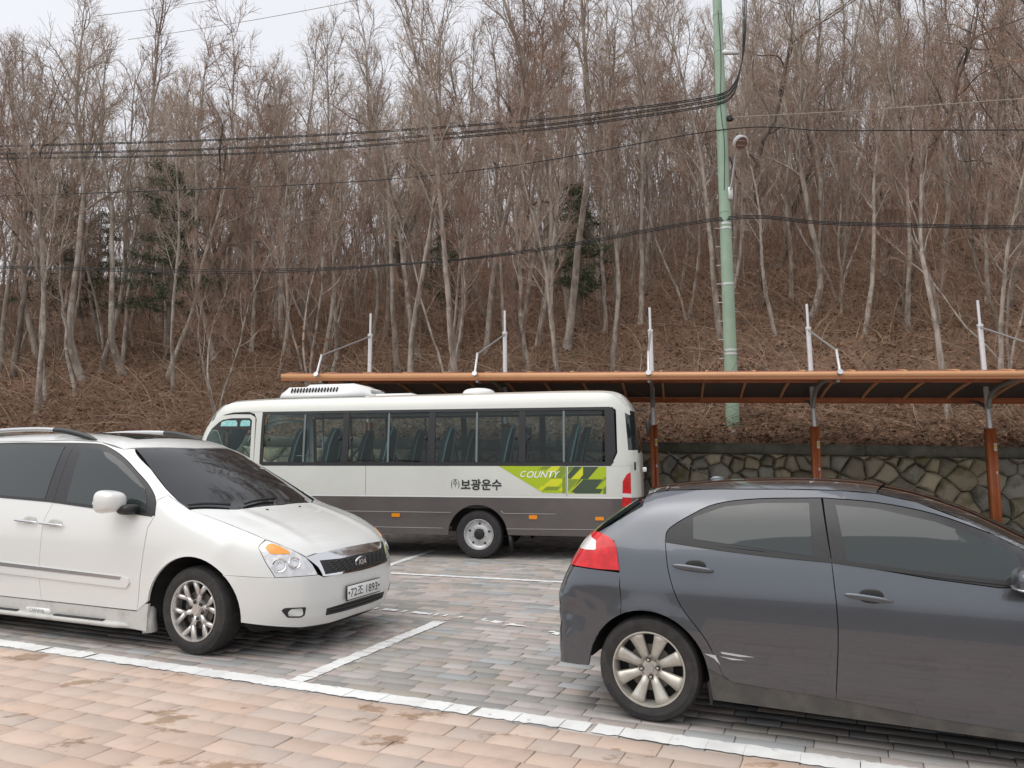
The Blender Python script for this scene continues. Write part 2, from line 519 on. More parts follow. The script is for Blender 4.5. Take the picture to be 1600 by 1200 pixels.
# ------------------------------------------------------------------ wooded hillside
def vnoise(x, y, seed=0):
    xi, yi = np.floor(x).astype(int), np.floor(y).astype(int); xf, yf = x - xi, y - yi
    def h(a, b): 
        n = (a * 374761393 + b * 668265263 + seed * 1274126177) & 0x7fffffff
        n = (n ^ (n >> 13)) * 1274126177 & 0x7fffffff
        return ((n ^ (n >> 16)) & 0xffff) / 65535.0
    u_, v_ = xf * xf * (3 - 2 * xf), yf * yf * (3 - 2 * yf)
    return (h(xi, yi) * (1 - u_) + h(xi + 1, yi) * u_) * (1 - v_) + (h(xi, yi + 1) * (1 - u_) + h(xi + 1, yi + 1) * u_) * v_
def hill_sd(s, d):
    """height at s along the wall, d metres behind its face"""
    s = np.asarray(s, float); d = np.asarray(d, float)
    slope = .42 + .07 * np.clip((s - 2) / 14, -.6, 1.2)
    crest = 36 + 6 * np.clip((s - 4) / 14, -.5, 1)
    dd = np.clip(d - .35, 0, None)
    run = np.where(dd < crest, dd - .5 * np.clip(dd - crest + 9, 0, 9) ** 2 / 18, crest - 4.5)      # rounds off to a level top
    z = cap_top(s) - .06 + slope * run
    n = (vnoise(s * .35, d * .35, 1) - .5) * 1.1 + (vnoise(s * .9, d * .9, 2) - .5) * .45 + (vnoise(s * 2.6, d * 2.6, 3) - .5) * .12
    return z + n * np.clip(dd / 3, 0, 1) + .05 * (dd > 0)
def to_sd(X, Y):
    q = np.stack([np.asarray(X, float) - P0[0], np.asarray(Y, float) - P0[1]], -1)
    return q @ WU, -(q @ WN) + WALL_N
def hill_z(X, Y):
    s, d = to_sd(X, Y)
    return hill_sd(s, d)
M_litter = mat('leaf_litter', (.24, .14, .088), .95, coords='World', noise=(1.3, (.13, .08, .052), .42, .66), noise2=(17, (.34, .22, .14), .5, .72),
               spots=(60, (.45, .42, .40), .45, .62), bump=(22, 1.0, .08))
sa = np.concatenate([np.arange(-60, -16, 1.5), np.arange(-16, 20, .35), np.arange(20, 60, 1.5)])
da = np.concatenate([[0.3, .36], np.arange(.6, 24, .35), np.arange(24, 90, 1.2)])
SS, DD = np.meshgrid(sa, da, indexing='ij')
XY = P0[None, None] + SS[..., None] * WU - (DD[..., None] - WALL_N) * WN
ZZ = hill_sd(SS, DD)
Vh = np.concatenate([XY, ZZ[..., None]], -1).reshape(-1, 3)
ni, nj = SS.shape
I, J = np.meshgrid(np.arange(ni - 1), np.arange(nj - 1), indexing='ij')
Fh = np.stack([I * nj + J, (I + 1) * nj + J, (I + 1) * nj + J + 1, I * nj + J + 1], -1).reshape(-1, 4)
o = link_mesh('hillside_terrain', np_mesh('hillside_terrain', Vh, Fh, M_litter, smooth=True)); o['kind'] = 'structure'

def pix_hill(px, py):
    d = pix_ray(px, py); t = 14.0
    while t < 90:
        p = CAM + d * t
        s, dd = to_sd(p[0], p[1])
        if dd > .3 and p[2] < float(hill_sd(s, dd)): return p
        t += .1
    return None
# ------------------------------------------------------------------ bare trees
def grow(rg, p0, d0, length, r0, r1, nseg, wander, up):
    P = [np.array(p0, float)]; d = np.array(d0, float); d /= np.linalg.norm(d)
    st = length / nseg
    for i in range(nseg):
        d = d + rg.normal(0, wander, 3) + np.array([0, 0, up])
        d /= np.linalg.norm(d)
        P.append(P[-1] + d * st)
    R = np.linspace(1, 0, nseg + 1) ** .8 * (r0 - r1) + r1
    return np.array(P), R

def side_dir(rg, T, ang, az=None):
    a = np.cross(T, [0.2, .1, 1.0]); a /= np.linalg.norm(a) + 1e-9
    b = np.cross(T, a)
    az = rg.uniform(0, 2 * math.pi) if az is None else az
    return T * math.cos(ang) + (a * math.cos(az) + b * math.sin(az)) * math.sin(ang)

def make_tree_meshes(seed, H, r0, start, nb, blen, ang, wander, lean=(0, 0), stems=1, twig=1.0, fork=False, gnarl=.12):
    rg = np.random.default_rng(seed)
    wood = []; fine = []
    for sidx in range(stems):
        d0 = np.array([lean[0] + rg.normal(0, .04), lean[1] + rg.normal(0, .04), 1.0])
        if stems > 1:
            a = 2 * math.pi * sidx / stems + rg.uniform(-.5, .5); d0 = np.array([math.cos(a) * .28, math.sin(a) * .28, 1.0])
        hh = H * rg.uniform(.85, 1.0) if stems > 1 else H
        rr = r0 * (rg.uniform(.6, .9) if stems > 1 else 1)
        P, R = grow(rg, (0, 0, -.35), d0, hh + .35, rr, rr * .10, 16, wander * 1.7, .05)
        R = R * (1 + rg.normal(0, .05, len(R)))
        R[0] *= 1.45; R[1] *= 1.05
        wood.append((P, R, 7))
        for k in range(nb):
            f = start + (1 - start) * ((k + rg.uniform(0, 1)) / nb) ** .9 * .97
            x = f * 16; i = min(int(x), 15); q = P[i] + (P[i + 1] - P[i]) * (x - i)
            T = P[i + 1] - P[i]; T /= np.linalg.norm(T)
            ln = blen * H * (1.08 - f * .72) * rg.uniform(.6, 1.15)
            rb = np.interp(f, [0, 1], [rr * .55, rr * .16]) * rg.uniform(.6, 1.1)
            B, BR = grow(rg, q, side_dir(rg, T, ang * rg.uniform(.7, 1.25), k * 2.4 + rg.uniform(-.6, .6)), ln, rb, .012, 8, gnarl, .06)
            wood.append((B, BR, 5))
            n2 = int(5 + ln * 1.5)
            for j in range(n2):
                y = (.15 + .85 * (j + rg.uniform(0, 1)) / n2) * 8 * .98; i2 = int(y); q2 = B[i2] + (B[i2 + 1] - B[i2]) * (y - i2)
                T2 = B[i2 + 1] - B[i2]; T2 /= np.linalg.norm(T2)
                l2 = ln * .42 * (1.15 - y / 8 * .7) * rg.uniform(.5, 1.2) + .25
                C, CR = grow(rg, q2, side_dir(rg, T2, rg.uniform(.45, .95)), l2, max(.009, rb * .34), .006, 5, gnarl * 1.1, .06)
                fine.append((C, CR, 3))
                n3 = int((4 + l2 * 4.0) * twig)
                for m_ in range(n3):
                    z = (.1 + .9 * rg.uniform(0, 1)) * 5 * .98; i3 = int(z); q3 = C[i3] + (C[i3 + 1] - C[i3]) * (z - i3)
                    T3 = C[i3 + 1] - C[i3]; T3 /= np.linalg.norm(T3)
                    l3 = rg.uniform(.25, .75)
                    D, DR = grow(rg, q3, side_dir(rg, T3, rg.uniform(.35, .9)), l3, .0062, .0036, 3, .13, .05)
                    fine.append((D, DR, 3))
                    if rg.random() < .55 * twig:
                        q4 = D[1] + (D[2] - D[1]) * rg.random(); T4 = D[2] - D[1]; T4 /= np.linalg.norm(T4)
                        E_, ER = grow(rg, q4, side_dir(rg, T4, rg.uniform(.4, .9)), l3 * .55, .0048, .003, 2, .12, .04)
                        fine.append((E_, ER, 3))
    def pack(lst, name, m):
        Vs, Fs, n = [], [], 0
        for P, R, sd in lst:
            V, F = tube_arrays(P, R, sd); Vs.append(V); Fs.append(F + n); n += len(V)
        return np_mesh(name, np.concatenate(Vs), np.concatenate(Fs), m, smooth=True)
    return wood, fine, pack

M_bark = mat('grey_bark', (.42, .37, .315), .95, noise=(5, (.20, .165, .135), .42, .62, (1, 1, .3)), noise2=(2.4, (.50, .47, .41), .54, .70), bump=(30, .6, .02))
M_bark_d = mat('dark_bark', (.21, .17, .135), .95, noise=(6, (.055, .043, .036), .42, .65, (1, 1, .3)), noise2=(3, (.15, .13, .11), .58, .75), bump=(30, .6, .02))
M_twig = mat('brown_twigs', (.46, .36, .285), .9, noise=(.5, (.34, .265, .21), .4, .65))
M_twig_r = mat('reddish_twigs', (.36, .235, .175), .9, noise=(.5, (.24, .155, .115), .4, .65))

KINDS = [
    # seed H r0 start nb blen ang wander kwargs, bark, twig, label
    (dict(seed=21, H=13.5, r0=.115, start=.36, nb=17, blen=.26, ang=.62, wander=.035), M_bark, M_twig, 'slender pale-trunked bare tree'),
    (dict(seed=22, H=12.0, r0=.10, start=.28, nb=17, blen=.27, ang=.70, wander=.05, lean=(.12, 0)), M_bark, M_twig_r, 'slim reddish bare tree'),
    (dict(seed=23, H=11.0, r0=.17, start=.26, nb=12, blen=.46, ang=.85, wander=.07, gnarl=.2), M_bark_d, M_twig, 'dark crooked bare oak'),
    (dict(seed=24, H=10.0, r0=.085, start=.3, nb=9, blen=.26, ang=.6, wander=.05, stems=3), M_bark, M_twig_r, 'many-stemmed bare tree'),
    (dict(seed=25, H=12.5, r0=.12, start=.4, nb=15, blen=.28, ang=.66, wander=.06, lean=(-.25, 0)), M_bark, M_twig, 'leaning grey bare tree'),
    (dict(seed=26, H=6.0, r0=.04, start=.2, nb=12, blen=.3, ang=.7, wander=.06, twig=.8), M_bark_d, M_twig_r, 'thin bare sapling'),
    (dict(seed=27, H=14.5, r0=.13, start=.42, nb=18, blen=.24, ang=.55, wander=.03), M_bark, M_twig_r, 'very tall straight bare tree'),
    (dict(seed=28, H=11.5, r0=.15, start=.3, nb=13, blen=.42, ang=.8, wander=.08, gnarl=.2, lean=(.1, 0)), M_bark_d, M_twig_r, 'wide twisting bare oak'),
]
tree_protos = []
for (kw, bark, twig, lab) in KINDS:
    wood, fine, pack = make_tree_meshes(**kw)
    tree_protos.append((pack(wood, 'trunk', bark), pack(fine, 'crown', twig), lab))

n_trees = 0
def plant(kind, x, y, rz=None, sc=1.0, tilt=(0, 0), sink=.0):
    global n_trees
    tm, cm, lab = tree_protos[kind]
    z = float(hill_z(x, y)) - sink
    o = empty('bare_tree', (x, y, z), rnd.uniform(0, 6.28) if rz is None else rz)
    o.rotation_euler = (tilt[0], tilt[1], o.rotation_euler[2]); o.scale = (sc * rnd.uniform(.8, 1.05), sc * rnd.uniform(.8, 1.05), sc * rnd.uniform(.9, 1.1))
    s_a, d_a = to_sd(x, y); s_a = float(s_a); d_a = float(d_a)
    zone = 'low on the bank' if d_a < 7 else 'halfway up the slope' if d_a < 18 else 'near the hill crest'
    pxx = project((x, y, z))[0]
    by = 'above the white minivan' if pxx < 320 else 'above the front of the minibus' if pxx < 620 else 'above the rear of the minibus' if pxx < 1000 else 'around the green pole' if pxx < 1250 else 'above the grey hatchback'
    tag(o, lab + ', ' + zone + ' ' + by, 'tree', 'bare trees on the hillside')
    link_mesh('trunk', tm, o); link_mesh('crown', cm, o)
    n_trees += 1
    return o

# trees whose foot shows in the photograph: (foot pixel, kind, turn, scale, lean to the left/right)
FRONT = [(135, 592, 4, 0.0, 1.0, -.08), (197, 585, 4, .25, .85, -.10), (262, 590, 1, 3.3, .95, -.20), (335, 560, 0, .5, .8, -.10), (392, 548, 1, 2.0, .95, .06), (455, 556, 4, .1, .9, -.06), (490, 548, 0, 1.0, .75, -.12),
         (508, 575, 3, 1.0, .8, -.05), (622, 578, 0, 2.0, .92, -.01), (655, 560, 4, .4, .7, -.1), (712, 548, 1, 2.9, 1.0, -.03), (760, 552, 6, 1.1, .9, .02), (838, 540, 0, 4.0, .85, -.02), (885, 545, 6, .3, .95, .04),
         (945, 520, 1, .9, .9, .05), (1000, 505, 0, 5.0, .9, -.03), (1075, 500, 3, 2.2, .85, 0), (1185, 478, 2, .7, .9, .02), (1235, 470, 1, 1.5, .8, .05), (1310, 470, 3, .2, .9, 0), (1415, 500, 5, 1.0, 1.1, .05),
         (1470, 455, 0, 2.5, .9, -.02), (1560, 520, 5, 2.0, 1.3, .1), (1590, 440, 7, 1.2, 1.0, -.05), (60, 560, 0, 1.0, .9, -.05), (20, 590, 7, 2.0, .8, -.1), (1380, 430, 6, .5, .9, -.04), (1130, 440, 0, .1, .8, .02),
         (560, 520, 6, 3.0, .8, .03), (300, 520, 7, .4, .9, .08), (105, 500, 2, .9, 1.1, .1), (215, 480, 2, 2.4, 1.1, -.1), (420, 500, 3, 1.4, .9, 0)]
feet = []
for (px, py, k, rz, sc, ln) in FRONT:
    p = pix_hill(px, py)
    if p is None: continue
    plant(k, p[0], p[1], rz, sc, (0, ln)); feet.append((p[0], p[1]))
# slender trees low on the bank
tries = 0
while n_trees < 85 and tries < 3000:
    tries += 1
    s = rnd.uniform(-17, 15); d = rnd.uniform(1.2, 9)
    if 5.0 < s < 12 and d < 5: continue
    q = P0 + WU * s - (d - WALL_N) * WN
    if not (-60 < project((q[0], q[1], 4))[0] < 1660): continue
    if any((q[0] - a) ** 2 + (q[1] - b) ** 2 < .8 for a, b in feet): continue
    feet.append((q[0], q[1]))
    plant(rnd.choice([0, 1, 5, 5, 3, 4, 0, 6]), q[0], q[1], None, rnd.uniform(.5, .85), (rnd.uniform(-.08, .08), rnd.uniform(-.16, .06)))
# the wood behind
tries = 0
kinds_far = [0, 1, 6, 6, 0, 3, 4, 2, 7, 1, 0]
while n_trees < 298 and tries < 9000:
    tries += 1
    dmin, dmax = (5, 17) if n_trees < 150 else (12, 50)
    s = rnd.uniform(-30, 30); d = dmin + (dmax - dmin) * rnd.random() ** .9
    q = P0 + WU * s - (d - WALL_N) * WN
    pr = project((q[0], q[1], 8))
    if not (-200 < pr[0] < 1800): continue
    if any((q[0] - a) ** 2 + (q[1] - b) ** 2 < (1.1 + .02 * d) ** 2 for a, b in feet): continue
    if d < 9 and 5.2 < s < 11.5: continue                    # the open brushy bank on the right
    feet.append((q[0], q[1]))
    left = s < -4
    k = rnd.choice([2, 7, 2, 0, 4, 1]) if (left and d > 14) else rnd.choice(kinds_far)
    if d < 9 and rnd.random() < .35: k = 5
    plant(k, q[0], q[1], None, rnd.uniform(.75, 1.1), (rnd.uniform(-.12, .12), rnd.uniform(-.17, .12)))

# ------------------------------------------------------------------ evergreens half hidden in the wood
M_needle = mat('pine_needles', (.06, .085, .04), .8, noise=(1.2, (.09, .115, .06), .45, .65))
def evergreen_meshes(seed, H, spread):
    rg = np.random.default_rng(seed)
    wood = [(np.array([(0, 0, -.3), (.05, 0, H * .4), (.0, .05, H)]), np.array([.11, .08, .02]), 6)]
    tri = []
    for k in range(34):
        f = .22 + .76 * (k + rg.random()) / 34
        a = k * 2.4 + rg.uniform(-.4, .4); ln = spread * (1.1 - f * .85) * rg.uniform(.65, 1.15)
        d = np.array([math.cos(a), math.sin(a), rg.uniform(-.08, .25)])
        B, R = grow(rg, (0, 0, H * f), d, ln, .025, .008, 6, .08, .01)
        wood.append((B, R, 4))
        for j in range(int(30 + ln * 42)):
            t = rg.uniform(.2, 1) * 5.99; i = int(t); q = B[i] + (B[i + 1] - B[i]) * (t - i) + rg.normal(0, .11, 3) * (1, 1, .6)
            for m_ in range(3):
                e = rg.normal(0, 1, 3); e /= np.linalg.norm(e); w = np.cross(e, rg.normal(0, 1, 3)); w /= np.linalg.norm(w) + 1e-9
                L_ = rg.uniform(.09, .19); q1 = q + rg.normal(0, .05, 3)
                tri.append((q1 - w * .016, q1 + w * .016, q1 + e * L_))
    Vt = np.array(tri).reshape(-1, 3)
    Vs, Fs, n = [], [], 0
    for P, R, sd in wood:
        V, F = tube_arrays(P, R, sd); Vs.append(V); Fs.append(F + n); n += len(V)
    return (np_mesh('trunk', np.concatenate(Vs), np.concatenate(Fs), M_bark_d, smooth=True),
            np_mesh('crown', Vt, np.arange(len(Vt)).reshape(-1, 3), M_needle))
eg = [evergreen_meshes(71, 6.5, 2.3), evergreen_meshes(72, 5.0, 1.6)]
for (px, py, d, k, sc, lab) in [(265, 470, 6.5, 0, 1.05, 'dark green evergreen half hidden by bare trees, with broad branches'), (95, 480, 8, 0, 1.0, 'dark green evergreen half hidden by bare trees, with broad branches'),
                                (905, 430, 9, 1, 1.0, 'small thin evergreen with sparse green sprays among grey trunks'), (700, 420, 10, 1, .9, 'small thin evergreen with sparse green sprays among grey trunks'), (150, 560, 10.5, 0, .9, 'dark green evergreen half hidden by bare trees, with broad branches')]:
    best = None
    for t in np.arange(15, 60, .1):
        p = CAM + pix_ray(px, py) * t; s, dd = to_sd(p[0], p[1])
        if dd >= d: best = p; break
    o = empty('evergreen_tree', (best[0], best[1], float(hill_z(best[0], best[1]))), rnd.uniform(0, 6)); o.scale = (sc,) * 3
    tag(o, lab, 'tree', 'evergreens in the wood')
    link_mesh('trunk', eg[k][0], o); link_mesh('crown', eg[k][1], o)

# ------------------------------------------------------------------ undergrowth: nobody could count it
def scatter_sd(n, d0, d1, s0=-24, s1=24, power=1.0):
    s = rng.uniform(s0, s1, n); d = d0 + (d1 - d0) * rng.random(n) ** power
    q = P0[None] + s[:, None] * WU - (d - WALL_N)[:, None] * WN
    return s, d, np.concatenate([q, hill_sd(s, d)[:, None]], 1)

def stems_mesh(name, base, length, r, m, bend=.5, up=1.0, seg=4, spread=.6):
    n = len(base)
    D = rng.normal(0, spread, (n, 3)); D[:, 2] = up + rng.normal(0, .25, n); D /= np.linalg.norm(D, axis=1)[:, None]
    L_ = length * rng.uniform(.4, 1.2, n)
    side = rng.normal(0, 1, (n, 3)); side[:, 2] = -abs(side[:, 2]) * .6
    pts = []
    for i in range(seg + 1):
        t = i / seg
        pts.append(base + D * (L_ * t)[:, None] + side * (bend * L_ * t * t)[:, None] + rng.normal(0, .02, (n, 3)) * t)
    P = np.stack(pts, 1)                                             # n, seg+1, 3
    T = np.gradient(P, axis=1); T /= np.linalg.norm(T, axis=2)[..., None] + 1e-9
    A = np.cross(T, np.array([.3, .2, .93])); A /= np.linalg.norm(A, axis=2)[..., None] + 1e-9
    B = np.cross(T, A)
    rad = (r * rng.uniform(.6, 1.3, n))[:, None] * np.linspace(1, .45, seg + 1)[None]
    a = np.arange(3) * 2 * math.pi / 3
    V = P[:, :, None] + rad[..., None, None] * (np.cos(a)[:, None] * A[:, :, None] + np.sin(a)[:, None] * B[:, :, None])
    V = V.reshape(-1, 3)
    idx = np.arange(n)[:, None, None] * (seg + 1) * 3 + np.arange(seg)[None, :, None] * 3
    k = np.arange(3)[None, None]; k2 = (k + 1) % 3
    F = np.stack([idx + k, idx + k2, idx + 3 + k2, idx + 3 + k], -1).reshape(-1, 4)
    return np_mesh(name, V, F, m)

M_brush = mat('dry_brush', (.24, .15, .10), .95, coords='World', noise=(1.1, (.36, .26, .18), .54, .7), noise2=(.6, (.13, .075, .05), .5, .7))
M_straw = mat('dry_straw', (.40, .30, .19), .95, coords='World', noise=(2, (.19, .13, .085), .45, .65))
M_leaf = mat('fallen_leaves', (.32, .175, .10), .9, coords='World', noise=(9, (.17, .095, .06), .4, .6), noise2=(23, (.45, .28, .18), .56, .7))
M_brush_l = mat('pale_brush', (.42, .32, .23), .95, coords='World', noise=(1.3, (.26, .18, .125), .45, .65))
def leaves_mesh(name, C, size, m, flat=.5):
    n = len(C)
    N_ = rng.normal(0, flat, (n, 3)); N_[:, 2] += 1; N_ /= np.linalg.norm(N_, axis=1)[:, None]
    A = np.cross(N_, rng.normal(0, 1, (n, 3))); A /= np.linalg.norm(A, axis=1)[:, None]; B = np.cross(N_, A)
    L_ = (size * rng.uniform(.6, 1.3, n))[:, None]
    V = np.stack([C - A * L_, C - B * L_ * .5 + N_ * L_ * .2, C + A * L_, C + B * L_ * .5 + N_ * L_ * .15], 1).reshape(-1, 3)
    return np_mesh(name, V, np.arange(4 * n).reshape(-1, 4), m)
s_, d_, B_ = scatter_sd(7500, .45, 13, power=1.2)
tag(link_mesh('hillside_brush', stems_mesh('hillside_brush', B_, .75, .0065, M_brush, .7, .8)), 'tangle of dry brown brush covering the bank', 'brush', kind='stuff')
s_, d_, B_ = scatter_sd(5200, .42, 3.4, -24, 24)
tag(link_mesh('bank_brambles', stems_mesh('bank_brambles', B_, .95, .007, M_brush, .9, .7, 5, .9)), 'dense dry brambles just above the wall', 'brush', kind='stuff')
s_, d_, B_ = scatter_sd(2600, .42, 7, -10, 20)
tag(link_mesh('dry_grass', stems_mesh('dry_grass', B_, .55, .006, M_straw, .9, .9)), 'pale dry grass stalks on the bank', 'grass', kind='stuff')
s_, d_, B_ = scatter_sd(70000, .4, 26, power=1.25); B_[:, 2] += rng.uniform(0, .09, len(B_))
tag(link_mesh('leaf_litter', leaves_mesh('leaf_litter', B_, .06, M_leaf)), 'brown fallen leaves over the hillside', 'leaves', kind='stuff')
s_, d_, B_ = scatter_sd(2600, .5, 16, -24, 24, 1.1)
tag(link_mesh('arching_brush', stems_mesh('arching_brush', B_, 2.0, .009, M_brush_l, .55, .9, 6, .7)), 'long arching pale stems of the dry brush', 'brush', kind='stuff')
s_, d_, B_ = scatter_sd(3200, 12, 52, -34, 36)
tag(link_mesh('far_saplings', stems_mesh('far_saplings', B_, 8.5, .03, M_bark, .06, 2.6, 6, .45)), 'mass of thin far saplings filling the wood', 'saplings', kind='stuff')
B_ = np.repeat(B_, 8, 0); B_[:, 2] += rng.uniform(.8, 8.5, len(B_)); B_ += rng.normal(0, .35, B_.shape)
tag(link_mesh('far_sapling_twigs', stems_mesh('far_sapling_twigs', B_, 1.7, .010, M_twig_r, .2, .8, 3, .8)), 'haze of reddish twigs on the far saplings', 'saplings', kind='stuff')
# thicket of thin upright saplings and twigs further up, one mass
s_, d_, B_ = scatter_sd(9500, 5, 42, -30, 30)
tag(link_mesh('thicket', stems_mesh('thicket', B_, 3.2, .009, M_brush, .2, 1.6, 5, .5)), 'thicket of thin bare shoots between the trunks', 'thicket', kind='stuff')
B_[:, 2] += rng.uniform(.3, 2.6, len(B_)); B2_ = np.concatenate([B_, B_ + rng.normal(0, .5, B_.shape)])
tag(link_mesh('thicket_twigs', stems_mesh('thicket_twigs', B2_, 1.1, .006, M_twig_r, .3, .6, 3, .9)), 'fine reddish twigs of the thicket between the trunks', 'thicket', kind='stuff')
# shrubs that keep their withered orange leaves
M_orange = mat('withered_leaves', (.30, .13, .05), .9, noise=(6, (.2, .085, .04), .4, .6))
for (px, py, r_) in [(560, 520, 1.0), (415, 545, .9), (480, 590, .7), (1120, 430, .9), (1210, 250, .8)]:
    p = pix_hill(px, py) if py > 300 else None
    if p is None: continue
    n = int(420 * r_)
    C = p + rng.normal(0, 1, (n, 3)) * np.array([.75, .75, .6]) * r_ + np.array([0, 0, .8 * r_])
    o = empty('withered_shrub', tuple(p)); tag(o, 'small shrub holding withered orange leaves', 'shrub', 'shrubs with orange leaves')
    link_mesh('leaves', leaves_mesh('leaves', C - p, .045, M_orange, 1.5), o)
    link_mesh('stems', stems_mesh('stems', np.zeros((26, 3)) + rng.normal(0, .1, (26, 3)) * (1, 1, 0), 1.6 * r_, .008, M_brush, .25, 1.2, 4, .6), o)
# ------------------------------------------------------------------ shelter: cantilevered roof on posts
M_orange_steel = mat('orange_brown_steel', (.48, .145, .052), .45, noise=(3, (.36, .10, .04), .45, .7), noise2=(25, (.2, .08, .05), .62, .8))
M_tan = mat('tan_aluminium', (.60, .31, .15), .42, noise=(2, (.54, .27, .13), .45, .7))
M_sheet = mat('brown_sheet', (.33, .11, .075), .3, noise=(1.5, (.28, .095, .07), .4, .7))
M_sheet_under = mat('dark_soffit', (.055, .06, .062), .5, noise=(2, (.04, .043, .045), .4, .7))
M_white_steel = mat('pale_steel_tube', (.68, .69, .69), .3, .35, noise=(14, (.55, .56, .56), .5, .75))
M_sticker = mat('white_sticker', (.75, .75, .72), .5)
M_sticker_y = mat('yellow_sticker', (.75, .55, .03), .5)
shel = empty('parking_shelter', tuple(wl3(0, 0, 0))); tag(shel, 'long parking shelter with brown roof, orange posts and steel masts', 'shelter')
so = np.array(shel.location)
def SP(s, n, z): return wl3(s, n, z - .0262 * s) - so            # the shelter follows the falling ground
def SR(s, n, z): return SP(s, n, z + .09)
PS = 3.0
NPOST = 7
S_LEFT, S_RIGHT = -.68, PS * (NPOST - 1) + 1.2
# roof profile (n toward the car park, z): arched sheet
prof = [(-.75, 2.845), (-.3, 2.95), (.3, 3.045), (.9, 3.10), (1.5, 3.115), (2.0, 3.09), (2.38, 3.03)]
pp = smooth_path([(a, 0, b) for a, b in prof], 4)
npan = 26
for k in range(npan):                                              # roof sheets between the ribs
    s0 = S_LEFT + (S_RIGHT - S_LEFT) * k / npan + .02; s1 = S_LEFT + (S_RIGHT - S_LEFT) * (k + 1) / npan - .02
    V = []
    for s in (s0, s1):
        for p in pp: V.append(SR(s, p[0], p[2]))
        for p in pp: V.append(SR(s, p[0], p[2] - .012))
    m_ = len(pp); F = []
    for i in range(m_ - 1):
        F.append([i, i + 1, 2 * m_ + i + 1, 2 * m_ + i]); F.append([m_ + i, 3 * m_ + i, 3 * m_ + i + 1, m_ + i + 1])
    F += [[0, m_, 3 * m_, 2 * m_], [m_ - 1, 3 * m_ - 1, 4 * m_ - 1, 2 * m_ - 1]]
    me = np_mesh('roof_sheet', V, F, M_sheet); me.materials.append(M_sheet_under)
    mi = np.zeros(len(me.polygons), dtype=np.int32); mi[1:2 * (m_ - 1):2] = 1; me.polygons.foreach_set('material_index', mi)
    link_mesh('roof_sheet', me, shel)
for k in range(npan + 1):                                          # ribs
    s = S_LEFT + (S_RIGHT - S_LEFT) * k / npan
    w = .022; mb = MB(); V = []
    for ss in (s - w, s + w):
        for p in pp: V.append(SR(ss, p[0], p[2] + .012))
        for p in pp: V.append(SR(ss, p[0], p[2] - .055))
    m_ = len(pp); F = []
    for i in range(m_ - 1):
        F += [[i, i + 1, 2 * m_ + i + 1, 2 * m_ + i], [m_ + i, 3 * m_ + i, 3 * m_ + i + 1, m_ + i + 1], [i, m_ + i, m_ + i + 1, i + 1], [2 * m_ + i, 2 * m_ + i + 1, 3 * m_ + i + 1, 3 * m_ + i]]
    mb.add(V, F).build('roof_rib', M_tan, shel)
def beam(name, n, z, w, h, m, s0=S_LEFT - .05, s1=S_RIGHT + .05):
    V = []
    for s in (s0, s1):
        for a, b in ((-w / 2, -h / 2), (w / 2, -h / 2), (w / 2, h / 2), (-w / 2, h / 2)): V.append(SR(s, n + a, z + b))
    return MB().add(V, [[0, 1, 2, 3], [7, 6, 5, 4], [0, 4, 5, 1], [1, 5, 6, 2], [2, 6, 7, 3], [3, 7, 4, 0]]).build(name, m, shel)
beam('front_fascia', 2.41, 2.985, .05, .085, M_tan)
beam('fascia_lip', 2.385, 2.925, .085, .045, mat('brown_aluminium', (.42, .17, .08), .45))
beam('rear_beam', -.77, 2.80, .07, .15, M_orange_steel)
beam('purlin', .75, 3.03, .05, .06, M_orange_steel)
M_bracket = mat('grey_casting', (.32, .32, .31), .45, .5)
